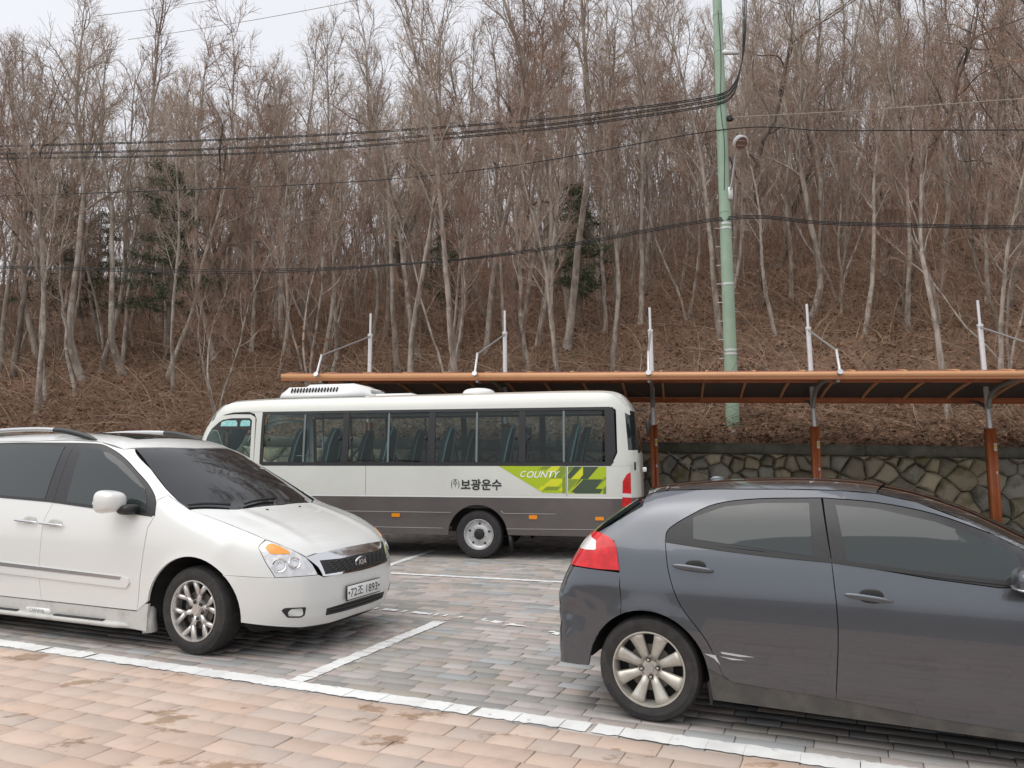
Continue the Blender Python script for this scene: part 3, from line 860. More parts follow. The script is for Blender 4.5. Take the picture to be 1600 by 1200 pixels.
for i in range(NPOST):
    s = PS * i
    w = .076
    # box post with a groove down its face
    V = []
    prf = [(-w, -w), (-.02, -w), (-.02, -w + .02), (.02, -w + .02), (.02, -w), (w, -w), (w, w), (.02, w), (.02, w - .02), (-.02, w - .02), (-.02, w), (-w, w)]
    mb = MB(); V = []
    for z in (0, 2.32):
        for a, b in prf: V.append(wl3(s + a, b, z - .0262 * s * (z > 0)) - so)
    n_ = len(prf)
    F = [list(range(n_))[::-1], list(range(n_, 2 * n_))] + [[k, (k + 1) % n_, n_ + (k + 1) % n_, n_ + k] for k in range(n_)]
    mb.add(V, F).build('post', M_orange_steel, shel)
    MB().box(wl3(s, 0, .01) - so, (.34, .34, .02), -WA).build('base_plate', M_steel, shel)
    top = np.array([.003, .121, 0])
    def PT(z): return SP(s, 0, z) + top * (z - 2.32) / 2.38
    MB().tube([PT(2.25), PT(4.22)], .046, 12).build('mast', M_white_steel, shel, smooth=True)
    MB().tube([PT(4.20), PT(4.245)], .058, 12).tube([PT(4.24), PT(4.70)], .026, 10).build('mast_tip', M_white_steel, shel, smooth=True)
    # curved arm carrying the roof
    arm = smooth_path([PT(2.66), SR(s, .12, 2.80), SR(s, .45, 2.93), SR(s, 1.1, 3.0), SR(s, 1.8, 2.99), SR(s, 2.36, 2.93)], 5)
    MB().tube(arm, .04, 8).build('roof_arm', M_bracket, shel, smooth=True)
    arm2 = smooth_path([PT(2.56), SR(s, -.15, 2.62), SR(s, -.5, 2.73), SR(s, -.76, 2.75)], 5)
    MB().tube(arm2, .034, 8).build('rear_arm', M_bracket, shel, smooth=True)
    # stay rod from the mast to the roof edge
    e1 = SR(s, 2.28, 3.38); e2 = SR(s, 2.46, 3.02)
    MB().tube([PT(4.19), e1], .018, 8).build('stay_rod', M_bracket, shel, smooth=True)
    MB().tube([e1 + [0, 0, .03], e1, e2], .02, 8).build('stay_link', M_white_steel, shel, smooth=True)
    mb = MB(); mb.tube([SR(s, 2.32, 2.96), SR(s, 2.50, 3.02)], .045, 10); mb.tube([SR(s, 2.30, 2.90), SR(s, 2.05, 2.90)], .03, 8)
    mb.build('edge_bracket', M_steel, shel, smooth=True)
    mb = MB(); mb.box(SP(s, .0775, 1.98) - [0, 0, 0] + np.append(WU * .042, 0), (.05, .004, .14), -WA); mb.build('post_label', M_sticker, shel)
    mb = MB(); mb.box(SP(s, .080, 1.98) + np.append(WU * .042, 0), (.04, .003, .075), -WA); mb.build('post_label_mark', M_sticker_y, shel)
    MB().box(SP(s, .0775, 1.52) + np.append(WU * .042, 0), (.03, .004, .05), -WA).build('small_label', M_sticker, shel)

# ------------------------------------------------------------------ green utility pole, lamp and cables
M_pole = mat('pale_green_paint', (.31, .43, .32), .6, noise=(1.3, (.25, .37, .27), .45, .65), noise2=(4, (.33, .46, .36), .6, .75), spots=(7, (.7, .72, .7), .66, .72))
M_band = mat('steel_band', (.62, .63, .62), .4, .5)
M_cable = mat('cable_black', (.012, .012, .013), .5)
M_wire = mat('pale_wire', (.38, .34, .28), .6)
pb = pix_at_y(1146, 684, 16.35); ptop = pix_at_y(1114, -170, 16.35)
pole = empty('utility_pole', tuple(pb)); tag(pole, 'tall pale green utility pole with steel bands behind the shelter', 'utility pole')
hz = float(hill_z(pb[0], pb[1]))
axis = (ptop - pb)
def PA(t): return axis * t
Lp = np.linalg.norm(axis)
MB().tube([PA(-.06), PA(.5), PA(1)], [.150, .118, .088], 20).build('shaft', M_pole, pole, smooth=True)
def t_of(py):                                                       # fraction up the pole at photo row py
    lo, hi = -.1, 1.0
    for _ in range(40):
        m_ = (lo + hi) / 2
        if project(pb + PA(m_))[1] > py: lo = m_
        else: hi = m_
    return lo
def prad(t): return np.interp(t, [-.06, .5, 1], [.150, .118, .088])
for py in (555, 549, 446, 359, 352, 333, 82, 25):
    t = t_of(py)
    MB().tube([PA(t), PA(t + .0035)], prad(t) + .006, 20, True).build('band', M_band if py not in (333, 82, 25) else M_pole, pole, smooth=True)
MB().box((-.02, -.18, .0), (.42, .34, .3), .3, .06).build('footing', mat('rough_concrete', (.3, .27, .22), .95, noise=(6, (.2, .18, .14), .4, .7), bump=(20, .8, .03)), pole)
for k in range(16):                                                  # climbing bolts
    t = t_of(560 - k * 14.5); sd = 1 if k % 2 else -1
    MB().tube([PA(t), PA(t) + np.array([sd * (prad(t) + .11), -.02, 0])], .008, 5).build('step_bolt', M_steel, pole)
tl = t_of(270)
MB().tube(smooth_path([PA(t_of(300)) + [.1, -.13, 0], PA(t_of(285)) + [.13, -.2, 0], PA(t_of(255)) + [.17, -.35, 0], PA(t_of(243)) + [.22, -.5, 0]], 5), .022, 8).build('lamp_arm', M_steel, pole, smooth=True)
MB().box(PA(t_of(305)) + [.10, -.115, 0], (.1, .05, .28), 0, .01).build('lamp_bracket', M_band, pole)
cb = MB()
for k in range(1):
    cb.tube(smooth_path([PA(t_of(y)) + [-.02 + .03 * math.sin(k + i * 2.0), -prad(t_of(y)) - .006, 0] for i, y in enumerate((20, 90, 160, 190, 230, 300))], 4), .007, 5)
cb.build('riser_cable', M_cable, pole)
MB().box(PA(t_of(83)) + [.22, -.06, -.02], (.42, .07, .09), 0, .01).build('cross_bracket', M_band, pole)
MB().tube([PA(t_of(187)) + [.1, -.05, 0], PA(t_of(187)) + [.24, -.06, .0]], .045, 10).tube([PA(t_of(187)) + [.17, -.06, -.05], PA(t_of(187)) + [.17, -.06, .05]], .06, 10).build('insulator', M_black, pole, smooth=True)
# flood lamp on its arm
lampc = pb + PA(t_of(240)) + np.array([.23, -.53, .03])
lamp = empty('pole_lamp', tuple(lampc)); tag(lamp, 'round grey floodlight with white rim on the green pole', 'lamp')
lamp.rotation_euler = (math.radians(-52), 0, math.radians(14))
MB().lathe([(-.06, 0), (-.06, .14), (-.03, .165), (.05, .15), (.085, .11), (.09, 0)], 'z', 28).build('housing', mat('lamp_white', (.5, .5, .5), .4), lamp, smooth=True)
MB().lathe([(-.068, 0), (-.068, .13), (-.055, .136)], 'z', 28).build('lens', mat('lamp_lens', (.16, .12, .10), .25), lamp, smooth=True)
MB().box((0, .05, -.07), (.2, .03, .01)).box((0, -.05, -.07), (.2, .03, .01)).build('led_strip', mat('led_strip', (.3, .2, .16), .3), lamp)

def cable(label, pts, r, m, group='overhead cables', sag=0.0, n=14):
    P = smooth_path(pts, n)
    c = P[0].copy()
    o = MB().tube(P - c, r, 6).build('overhead_cable', m, None, smooth=True)
    o.location = tuple(c); tag(o, label, 'cable', group)
    return o
def at_pole(py, dx=0, dy=-.12): return pb + PA(t_of(py)) + np.array([dx, dy, 0])
YL = 21.5                                                           # next pole stands far to the left, further back
def far_left(px, py, Y): return pix_at_y(px, py, Y)
for j, (y0, y1, y2, y3) in enumerate([(229, 217, 192, 152), (241, 231, 201.5, 158), (248.5, 240, 208, 165)]):
    for tw in (0, 1):
        off = np.array([0, 0, .035 * tw])
        cable(('upper strand of the ' if tw else 'lower strand of the ') + ['uppermost', 'middle', 'lowest'][j] + ' heavy black cable pair bending up the green pole', [far_left(-330, y0 + 4, 24) + off, far_left(0, y0, 21.5) + off, far_left(400, y1, 19.7) + off, far_left(800, y2, 17.8) + off, far_left(1000, y2 - (y2 - y3) * .63 + 2, 16.85) + off, far_left(1080, y2 - (y2 - y3) * .88 + 1, 16.45) + off, at_pole(y3) + off,
              at_pole(y3 - 12, .24) + off, at_pole(y3 - 38, .42 - .02 * j) + off, at_pole(y3 - 85, .56 - .03 * j) + off, at_pole(-30, .64 - .04 * j) + off, at_pole(-165, .66 - .04 * j) + off], .011, M_cable)
cable('single thin black cable crossing above the lamp', [far_left(-330, 312, 24), far_left(0, 306, 21.5), far_left(500, 287, 19.2), far_left(800, 258.7, 17.8), at_pole(206), pix_at_y(1300, 204, 15.6), pix_at_y(1600, 203, 14.2), pix_at_y(2000, 204, 12.5)], .012, M_cable)
for k in (0, 1, 2):
    o_ = np.array([0, .01 * k, .035 * k])
    cable(['lowest', 'middle', 'upper'][k] + ' strand of the twisted black cable bundle crossing low over the shelter', [far_left(-330, 412, 24) + o_, far_left(0, 419, 21.5) + o_, far_left(373, 427 - k, 19.8) + o_, far_left(650, 412 + k, 18.5) + o_, far_left(850, 391, 17.5) + o_, at_pole(346) + o_, pix_at_y(1300, 351, 15.6) + o_, pix_at_y(1600, 358, 14.2) + o_, pix_at_y(2000, 358, 12.5) + o_], .010, M_cable)
cable('pale thin wire running right from the insulator', [at_pole(187, .2), pix_at_y(1350, 172, 15.3), pix_at_y(1600, 154, 14.2), pix_at_y(2000, 128, 12.5)], .008, M_wire)
cable('upper of two thin wires high against the sky', [pix_at_y(150, 25, 40), pix_at_y(300, 5, 38), pix_at_y(500, -25, 35)], .014, M_wire)
cable('lower of two thin wires high against the sky', [pix_at_y(200, 62, 40), pix_at_y(380, 34, 37), pix_at_y(560, 0, 34), pix_at_y(760, -45, 31)], .014, M_wire)
# ------------------------------------------------------------------ vehicle bodies: a smooth implicit surface, cut into panels
def table(xs, ys, smooth=.02):
    """smooth monotone-ish interpolation table"""
    xs = np.asarray(xs, float); ys = np.asarray(ys, float)
    g = np.linspace(xs[0], xs[-1], 800)
    h = np.diff(xs); dl = np.diff(ys) / h
    m = np.zeros(len(xs)); m[0] = dl[0]; m[-1] = dl[-1]
    for i in range(1, len(xs) - 1):
        if dl[i - 1] * dl[i] > 0:
            w1, w2 = 2 * h[i] + h[i - 1], h[i] + 2 * h[i - 1]
            m[i] = (w1 + w2) / (w1 / dl[i - 1] + w2 / dl[i])
    i = np.clip(np.searchsorted(xs, g) - 1, 0, len(xs) - 2)
    t = (g - xs[i]) / h[i]
    y = (2 * t ** 3 - 3 * t ** 2 + 1) * ys[i] + (t ** 3 - 2 * t ** 2 + t) * h[i] * m[i] + (-2 * t ** 3 + 3 * t ** 2) * ys[i + 1] + (t ** 3 - t ** 2) * h[i] * m[i + 1]
    k = max(1, int(smooth / (g[1] - g[0])))
    if k > 1:
        ker = np.hanning(2 * k + 3)[1:-1]; ker /= ker.sum()
        pad = np.concatenate([np.full(k, y[0]) + (np.arange(-k, 0)) * (y[1] - y[0]), y, np.full(k, y[-1]) + np.arange(1, k + 1) * (y[-1] - y[-2])])
        y = np.convolve(pad, ker, 'valid')
    return lambda x: np.interp(x, g, y)

def smax(a, b, k): return .5 * (a + b + np.sqrt((a - b) ** 2 + k * k))
def smin(a, b, k): return .5 * (a + b - np.sqrt((a - b) ** 2 + k * k))

class Body:
    """f(x,y,z)<0 inside; x forward, y to the left, z up"""
    def __init__(s, f, origin, yaw, forward_left=False, pitch=0.0):
        s.f = f; s.o = np.array([origin[0], origin[1], 0.0])
        a = math.pi - yaw if forward_left else -yaw
        s.rz = a
        s.fx = np.array([math.cos(a), math.sin(a), 0]); s.ly = np.array([-math.sin(a), math.cos(a), 0])
    def to_local(s, p):
        r = np.asarray(p) - s.o
        return np.stack([r @ s.fx, r @ s.ly, r[..., 2]], -1)
    def dir_local(s, d): return np.array([d @ s.fx, d @ s.ly, d[2]])
    def march(s, P, D, tmax, steps=140):
        """first crossing from outside along D; P,D (n,3)"""
        n = len(P)
        ts = np.linspace(0, tmax, steps)
        prev = s.f(*P.T); t0 = np.zeros(n); t1 = np.full(n, np.nan); found = np.zeros(n, bool)
        best = prev.copy(); tb = np.zeros(n)
        for k in range(1, steps):
            Q = P + D * ts[k]; v = s.f(*Q.T)
            new = (~found) & (v < 0) & (prev >= 0)
            t0[new] = ts[k - 1]; t1[new] = ts[k]; found |= new
            bt = v < best; best[bt] = v[bt]; tb[bt] = ts[k]
            prev = v
        t0[~found] = tb[~found]; t1[~found] = tb[~found]
        for _ in range(26):
            m = (t0 + t1) / 2; v = s.f(*(P + D * m[:, None]).T); ins = v < 0
            t1 = np.where(ins, m, t1); t0 = np.where(ins, t0, m)
        return P + D * t1[:, None]
    def normal(s, P):
        e = 2e-3; g = np.stack([s.f(*(P + np.eye(3)[i] * e).T) - s.f(*(P - np.eye(3)[i] * e).T) for i in range(3)], 1)
        return g / (np.linalg.norm(g, axis=1)[:, None] + 1e-9)
    # domains: 2-D coordinates -> surface point
    def side(s, uvs, sgn):
        P = np.stack([uvs[:, 0], np.full(len(uvs), sgn * 1.6), uvs[:, 1]], 1)
        return s.march(P, np.tile([0, -sgn, 0], (len(P), 1)).astype(float), 1.6)
    def top(s, uvs, sgn=1):
        P = np.stack([uvs[:, 0], uvs[:, 1], np.full(len(uvs), 3.2)], 1)
        return s.march(P, np.tile([0, 0, -1.], (len(P), 1)), 3.0, 200)
    def end(s, uvs, sgn):
        """sgn +1: seen from the front, -1 from the rear; uv=(y,z)"""
        P = np.stack([np.full(len(uvs), s.xmid + sgn * 6.0), uvs[:, 0], uvs[:, 1]], 1)
        return s.march(P, np.tile([-sgn, 0, 0.], (len(P), 1)), 6.0, 300)
    xmid = 0.0
    def diag(s, uvs, sgn=1):
        """seen from the front right corner: u = (x+y)/sqrt2, v = z"""
        q = math.sqrt(.5)
        P = np.stack([uvs[:, 0] * q, uvs[:, 0] * q, uvs[:, 1]], 1) + np.array([q, -q, 0]) * 5.0
        return s.march(P, np.tile([-q, q, 0.], (len(P), 1)), 8.0, 420)
    def rdiag(s, uvs, sgn=1):
        """seen from the rear right corner: u = (x-y)/sqrt2, v = z"""
        q = math.sqrt(.5)
        P = np.stack([uvs[:, 0] * q, -uvs[:, 0] * q, uvs[:, 1]], 1) - np.array([q, q, 0]) * 5.0
        return s.march(P, np.tile([q, q, 0.], (len(P), 1)), 8.0, 420)
    def px_dom(s, pts, dom):
        P = s.pix(np.asarray(pts, float)); q = math.sqrt(.5)
        f = {'side': lambda p: (p[0], p[2]), 'top': lambda p: (p[0], p[1]), 'end': lambda p: (p[1], p[2]), 'diag': lambda p: ((p[0] + p[1]) * q, p[2])}[dom]
        return [tuple(float(c) for c in f(p)) for p in P]
    def pix(s, uvs, sgn=1):
        c = s.to_local(CAM)
        D = np.array([s.dir_local(pix_ray(a, b)) for a, b in uvs]); D /= np.linalg.norm(D, axis=1)[:, None]
        P = np.tile(c, (len(D), 1)) + D * 1.5
        return s.march(P, D, 14.0, 500)
    def px_side(s, pts):
        """photo pixels on the visible side -> (x, z)"""
        P = s.pix(np.asarray(pts, float)); return [(float(p[0]), float(p[2])) for p in P]

def densify(poly, res):
    out = []
    for i in range(len(poly)):
        a, b = np.array(poly[i], float), np.array(poly[(i + 1) % len(poly)], float)
        k = max(1, int(math.ceil(np.linalg.norm(b - a) / res)))
        for j in range(k): out.append(a + (b - a) * j / k)
    return np.array(out)

def rounded(poly, r, n=4):
    """round the corners of a 2-D polygon"""
    out = []
    m = len(poly)
    for i in range(m):
        p, a, b = np.array(poly[i], float), np.array(poly[i - 1], float), np.array(poly[(i + 1) % m], float)
        la, lb = np.linalg.norm(a - p), np.linalg.norm(b - p)
        q = min(r, la * .45, lb * .45)
        s0 = p + (a - p) / la * q; s1 = p + (b - p) / lb * q
        for t in np.linspace(0, 1, n + 1): out.append((1 - t) ** 2 * s0 + 2 * t * (1 - t) * p + t * t * s1)
    return out

def spline2(pts, n=5):
    P = smooth_path([(a, 0, b) for a, b in pts], n)
    return [(p[0], p[2]) for p in P]

def cdt(poly, res):
    """triangulated polygon with interior grid points"""
    P = densify(poly, res)
    n = len(P)
    x0, y0 = P.min(0); x1, y1 = P.max(0)
    gx = np.arange(x0 + res * .5, x1, res); gy = np.arange(y0 + res * .5, y1, res)
    G = np.array([(a + (res * .5 if j % 2 else 0), b) for j, b in enumerate(gy) for a in gx]) if len(gx) and len(gy) else np.zeros((0, 2))
    if len(G):
        # inside test and clearance from the outline
        ins = np.zeros(len(G), bool)
        j = n - 1
        for i in range(n):
            xi, yi = P[i]; xj, yj = P[j]
            c = ((yi > G[:, 1]) != (yj > G[:, 1]))
            with np.errstate(divide='ignore', invalid='ignore'):
                c &= G[:, 0] < (xj - xi) * (G[:, 1] - yi) / (yj - yi + 1e-12) + xi
            ins ^= c; j = i
        dm = np.min(((G[:, None] - P[None]) ** 2).sum(-1), 1) > (res * .45) ** 2
        G = G[ins & dm]
    A = np.vstack([P, G]) if len(G) else P
    vs, es, fs, ov, oe, of = delaunay_2d_cdt([Vector(p) for p in A], [], [list(range(n))], 1, 1e-6)
    V = np.array([(v.x, v.y) for v in vs])
    return V, [list(f) for f in fs]

def inset2(poly, g):
    P = np.asarray(poly, float); n = len(P)
    ar = 0.5 * np.sum(P[:, 0] * np.roll(P[:, 1], -1) - np.roll(P[:, 0], -1) * P[:, 1])
    sg = 1 if ar > 0 else -1
    e = np.roll(P, -1, 0) - P; e /= np.linalg.norm(e, axis=1)[:, None] + 1e-9
    nrm = np.stack([-e[:, 1], e[:, 0]], 1) * sg
    b = nrm + np.roll(nrm, 1, 0); l = np.linalg.norm(b, axis=1)[:, None]
    b = b / np.maximum(l, .5)
    return P + b * g

def panel(body, name, poly, m, parent, dom='side', sgn=-1, off=0.0, thick=.02, res=.045, gap=.0025, scale=None, disp=None, mirror=False, lip=None):
    """a real sheet lying on the body surface: outer face, turned-in rim"""
    poly = inset2(poly, gap * (1 if dom != 'pix' else 220)) if gap else np.asarray(poly, float)
    V2, F2 = cdt(poly, res)
    P = getattr(body, dom)(V2, sgn)
    N_ = body.normal(P)
    if disp is not None: P = P + N_ * disp(P)[:, None]
    P = P + N_ * off
    # boundary loop
    cnt = {}
    for f in F2:
        for i in range(len(f)):
            a, b = f[i], f[(i + 1) % len(f)]
            cnt[(a, b)] = cnt.get((a, b), 0) + 1
    bnd = [(a, b) for (a, b) in cnt if (b, a) not in cnt]
    # orientation: face normal along the surface normal
    f0 = F2[len(F2) // 2]; fn = np.cross(P[f0[1]] - P[f0[0]], P[f0[2]] - P[f0[0]])
    tot = sum(np.dot(np.cross(P[f[1]] - P[f[0]], P[f[2]] - P[f[0]]), N_[f[0]]) for f in F2[::max(1, len(F2) // 40)])
    flip = tot < 0
    F = [f[::-1] if flip else f for f in F2]
    nv = len(P)
    Q = P - N_ * thick
    bi = sorted(set([a for a, b in bnd] + [b for a, b in bnd])); mp = {v: i for i, v in enumerate(bi)}
    Vall = np.vstack([P, P[bi], Q[bi]]); k = len(bi)
    for (a, b) in bnd:
        q = [nv + mp[b], nv + mp[a], nv + k + mp[a], nv + k + mp[b]]
        F.append(q[::-1] if flip else q)
    if mirror: Vall = Vall * [1, -1, 1]; F = [f[::-1] for f in F]
    me = np_mesh(name, Vall, F, m)
    sm = np.zeros(len(me.polygons), bool); sm[:len(F2)] = True
    me.polygons.foreach_set('use_smooth', sm)
    return link_mesh(name, me, parent)

def both(body, name, poly, m, parent, **kw):
    """the same panel on the near (right, y<0) and the far side"""
    a = panel(body, name, poly, m, parent, **kw)
    b = panel(body, name, poly, m, parent, mirror=True, **kw)
    return a, b

def shell(body, x0, x1, zc, name, m, parent, wheels, inset=.035, wr=.37, wy=.55, nx=90, na=72, zlo=.16):
    """dark inner structure behind the panels, hollowed for the wheels"""
    def g(x, y, z):
        v = body.f(x, y, z) + inset
        for wx, wz in wheels:
            v = np.maximum(v, -np.maximum(np.sqrt((x - wx) ** 2 + (z - wz) ** 2) - wr, wy - np.abs(y)))
        return np.maximum(v, (zlo(x) if callable(zlo) else zlo) - z)
    xs = np.linspace(x0, x1, nx); an = np.arange(na) * 2 * math.pi / na
    C = np.array([[x, 0, zc] for x in xs for a in an]); D = np.array([[0, math.cos(a), math.sin(a)] for x in xs for a in an])
    t0 = np.zeros(len(C)); t1 = np.full(len(C), np.nan); fd = np.zeros(len(C), bool)
    for t in np.linspace(.02, 2.0, 120):
        v = g(*(C + D * t).T); nw = (~fd) & (v > 0); t1[nw] = t; fd |= nw; t0[~fd] = t
    t1 = np.where(np.isnan(t1), t0, t1)
    for _ in range(18):
        mm = (t0 + t1) / 2; v = g(*(C + D * mm[:, None]).T); o_ = v > 0
        t1 = np.where(o_, mm, t1); t0 = np.where(o_, t0, mm)
    V = C + D * t0[:, None]
    F = [[i * na + j, (i + 1) * na + j, (i + 1) * na + (j + 1) % na, i * na + (j + 1) % na] for i in range(nx - 1) for j in range(na)]
    F += [list(range(na)), list(range((nx - 1) * na, nx * na))[::-1]]
    return link_mesh(name, np_mesh(name, V, F, m), parent)

def text_mesh(txt, size, shear=0.0, bold=0.0, spacing=1.0):
    cu = bpy.data.curves.new('lettering', 'FONT'); cu.body = txt; cu.size = size; cu.shear = shear; cu.align_x = 'CENTER'; cu.align_y = 'CENTER'
    cu.space_character = spacing; cu.offset = bold; cu.resolution_u = 3
    ob = bpy.data.objects.new('lettering', cu); COL.objects.link(ob)
    dg = bpy.context.evaluated_depsgraph_get(); dg.update()
    me = bpy.data.meshes.new_from_object(ob.evaluated_get(dg))
    V = np.array([v.co[:] for v in me.vertices]).reshape(-1, 3); F = [list(p.vertices) for p in me.polygons]
    bpy.data.objects.remove(ob); bpy.data.curves.remove(cu); bpy.data.meshes.remove(me)
    return V, F

def wheel(parent, name, x, y, r, w, rim_r, sgn, style, rimmat, label=None):
    """wheel thing part: axle along y; sgn=-1 faces the camera side"""
    root = empty(name, (x, y, r), 0, parent)
    o = sgn
    def yy(v): return o * v
    tw = w / 2
    prof = [(yy(-tw), rim_r * .98), (yy(-tw), r * .86), (yy(-tw * .93), r * .95), (yy(-tw * .7), r * .993), (yy(-tw * .3), r), (yy(0), r), (yy(tw * .3), r), (yy(tw * .7), r * .993), (yy(tw * .93), r * .95), (yy(tw), r * .86), (yy(tw * 1.02), (r + rim_r) / 2), (yy(tw * .97), rim_r * 1.06), (yy(tw * .9), rim_r * .985)]
    MB().lathe(prof, 'y', 56).build('tyre', M_rubber, root, smooth=True)
    lip = [(yy(tw * .88), rim_r * 1.005), (yy(tw * .97), rim_r * 1.0), (yy(tw * .98), rim_r * .965), (yy(tw * .88), rim_r * .945), (yy(tw * .55), rim_r * .90), (yy(-tw * .8), rim_r * .88)]
    MB().lathe(lip, 'y', 56).build('rim', rimmat, root, smooth=True)
    MB().lathe([(yy(tw * .15), 0.01), (yy(tw * .15), rim_r * .9)], 'y', 40).build('brake_backing', M_dark, root)
    MB().lathe([(yy(tw * .30), .03), (yy(tw * .34), .05), (yy(tw * .34), rim_r * .62), (yy(tw * .28), rim_r * .62)], 'y', 40).build('brake_disc', mat('brake_disc', (.12, .11, .10), .5, .6), root, smooth=True)
    f = tw * .9
    def radial(a, pts, y0, y1):
        """pts (radius, half width) outline of a spoke at angle a"""
        L_ = [(r_, h) for r_, h in pts] + [(r_, -h) for r_, h in pts[::-1]]
        V = []
        ca, sa_ = math.cos(a), math.sin(a)
        for yv, sh in ((y0, 1.0), (y1, .9)):
            for (r_, h) in L_:
                dish = (.035 * (1 - r_ / rim_r)) * (-1)
                V.append((r_ * ca - h * sh * sa_, o * (yv + dish), r_ * sa_ + h * sh * ca))
        n = len(L_)
        k = len(pts)
        F = [[n + i, n + i + 1, 2 * n - 2 - i, 2 * n - 1 - i] for i in range(k - 1)]
        if o > 0: F = [f[::-1] for f in F]
        F += [[i, (i + 1) % n, n + (i + 1) % n, n + i] for i in range(n)]
        return V, F
    if style == 'eight':
        for k in range(8):
            a = k * math.pi / 4 + math.pi / 8
            V, F = radial(a, [(.05, .022), (rim_r * .45, .027), (rim_r * .8, .040), (rim_r * .955, .050)], f - .03, f)
            MB().add(V, F).build('spoke', rimmat, root)
        MB().lathe([(o * (f - .06), .075), (o * (f - .035), .072), (o * (f - .03), .03), (o * (f - .022), .03), (o * (f - .02), 0.0)], 'y', 24).build('hub', rimmat, root, smooth=True)
        MB().lathe([(o * (f - .024), .029), (o * (f - .016), .026), (o * (f - .015), 0)], 'y', 24).build('hub_cap', mat('hub_cap_grey', (.38, .38, .37), .4, .5), root, smooth=True)
        for k in range(4):
            a = k * math.pi / 2 + .12
            c = (.05 * math.cos(a), o * (f - .03), .05 * math.sin(a))
            MB().lathe([(0, .0145), (o * .008, .0145), (o * .008, .010)], 'y', 12, c).build('lug_recess', M_black, root)
            MB().lathe([(0, .009), (o * .012, .008), (o * .013, 0)], 'y', 8, c).build('lug_nut', M_chrome, root, smooth=True)
    elif style == 'twin':
        for k in range(6):
            a = k * math.pi / 3 + .28
            V, F = radial(a, [(.045, .030), (rim_r * .40, .017), (rim_r * .56, .019)], f - .03, f)
            mb = MB().add(V, F)
            for sgn2 in (-1, 1):
                # branch of the Y
                p0 = np.array([rim_r * .50, 0]); p1 = np.array([rim_r * .955, sgn2 * rim_r * .27])
                d = (p1 - p0) / np.linalg.norm(p1 - p0); nn = np.array([-d[1], d[0]])
                quad = [p0 - nn * .013, p1 - nn * .017, p1 + nn * .017, p0 + nn * .013]
                Vq = []
                ca, sa_ = math.cos(a), math.sin(a)
                for yv, sh in ((f - .03, 1), (f, 1)):
                    for q in quad:
                        r_ = np.linalg.norm(q); dish = -.035 * (1 - r_ / rim_r)
                        Vq.append((q[0] * ca - q[1] * sa_, o * (yv + dish + .0008 * sgn2), q[0] * sa_ + q[1] * ca))
                Fq = [[4, 5, 6, 7] if o < 0 else [7, 6, 5, 4]] + [[i, (i + 1) % 4, 4 + (i + 1) % 4, 4 + i] for i in range(4)]
                mb.add(Vq, Fq)
            mb.build('spoke', rimmat, root)
        MB().lathe([(o * (f - .06), .095), (o * (f - .034), .088), (o * (f - .028), .04), (o * (f - .018), .036), (o * (f - .016), 0)], 'y', 28).build('hub', rimmat, root, smooth=True)
        for k in range(6):
            a = k * math.pi / 3 + .28 + math.pi / 6
            c = (.068 * math.cos(a), o * (f - .031), .068 * math.sin(a))
            MB().lathe([(0, .0165), (o * .006, .0165), (o * .006, 0)], 'y', 12, c).build('lug_recess', M_black, root)
    else:                                                            # pressed steel bus wheel
        pr = [(o * tw * .9, rim_r * .94), (o * tw * .55, rim_r * .86), (o * tw * .42, rim_r * .74), (o * tw * .50, rim_r * .60), (o * tw * .58, rim_r * .47), (o * tw * .58, rim_r * .36), (o * tw * .5, rim_r * .34)]
        MB().lathe(pr, 'y', 44).build('wheel_disc', rimmat, root, smooth=True)
        MB().lathe([(o * tw * .5, rim_r * .33), (o * tw * 1.0, rim_r * .30), (o * tw * 1.06, rim_r * .24), (o * tw * 1.06, 0)], 'y', 24).build('hub', M_black, root, smooth=True)
        for k in range(5):
            a = k * 2 * math.pi / 5 + .35
            c = (rim_r * .685 * math.cos(a), o * tw * .455, rim_r * .685 * math.sin(a))
            MB().lathe([(0, .017), (o * .012, .017), (o * .012, 0)], 'y', 12, c).build('vent_hole', M_black, root)
        for k in range(5):
            a = k * 2 * math.pi / 5 + .95
            c = (rim_r * .44 * math.cos(a), o * tw * .56, rim_r * .44 * math.sin(a))
            MB().lathe([(0, .014), (o * .02, .012), (o * .022, 0)], 'y', 8, c).build('wheel_nut', M_chrome, root, smooth=True)
    return root

def ellipsoid(name, c, r, m, parent, e=1.0, nu=24, nv=14, M=None, shape=None):
    """superellipsoid, optionally reshaped"""
    V = []; F = []
    sp = lambda v: np.sign(v) * abs(v) ** e
    for j in range(nv + 1):
        ph = -math.pi / 2 + math.pi * j / nv
        for i in range(nu):
            th = 2 * math.pi * i / nu
            V.append((sp(math.cos(ph)) * sp(math.cos(th)), sp(math.cos(ph)) * sp(math.sin(th)), sp(math.sin(ph))))
    for j in range(nv):
        for i in range(nu):
            F.append([j * nu + i, j * nu + (i + 1) % nu, (j + 1) * nu + (i + 1) % nu, (j + 1) * nu + i])
    V = np.array(V)
    if shape: V = shape(V)
    V = V * np.asarray(r)
    if M is not None: V = V @ np.asarray(M).T
    me = np_mesh(name, V + np.asarray(c), F, m, smooth=True)
    return link_mesh(name, me, parent)
def rotm(ax, deg): return np.array(Matrix.Rotation(math.radians(deg), 3, ax))
M_tint = mat('tinted_glass', (.02, .028, .028), .025, 0.0, ior=1.62)
M_tint_ws = mat('windscreen_glass', (.012, .014, .016), .02, 0.0, ior=1.6)
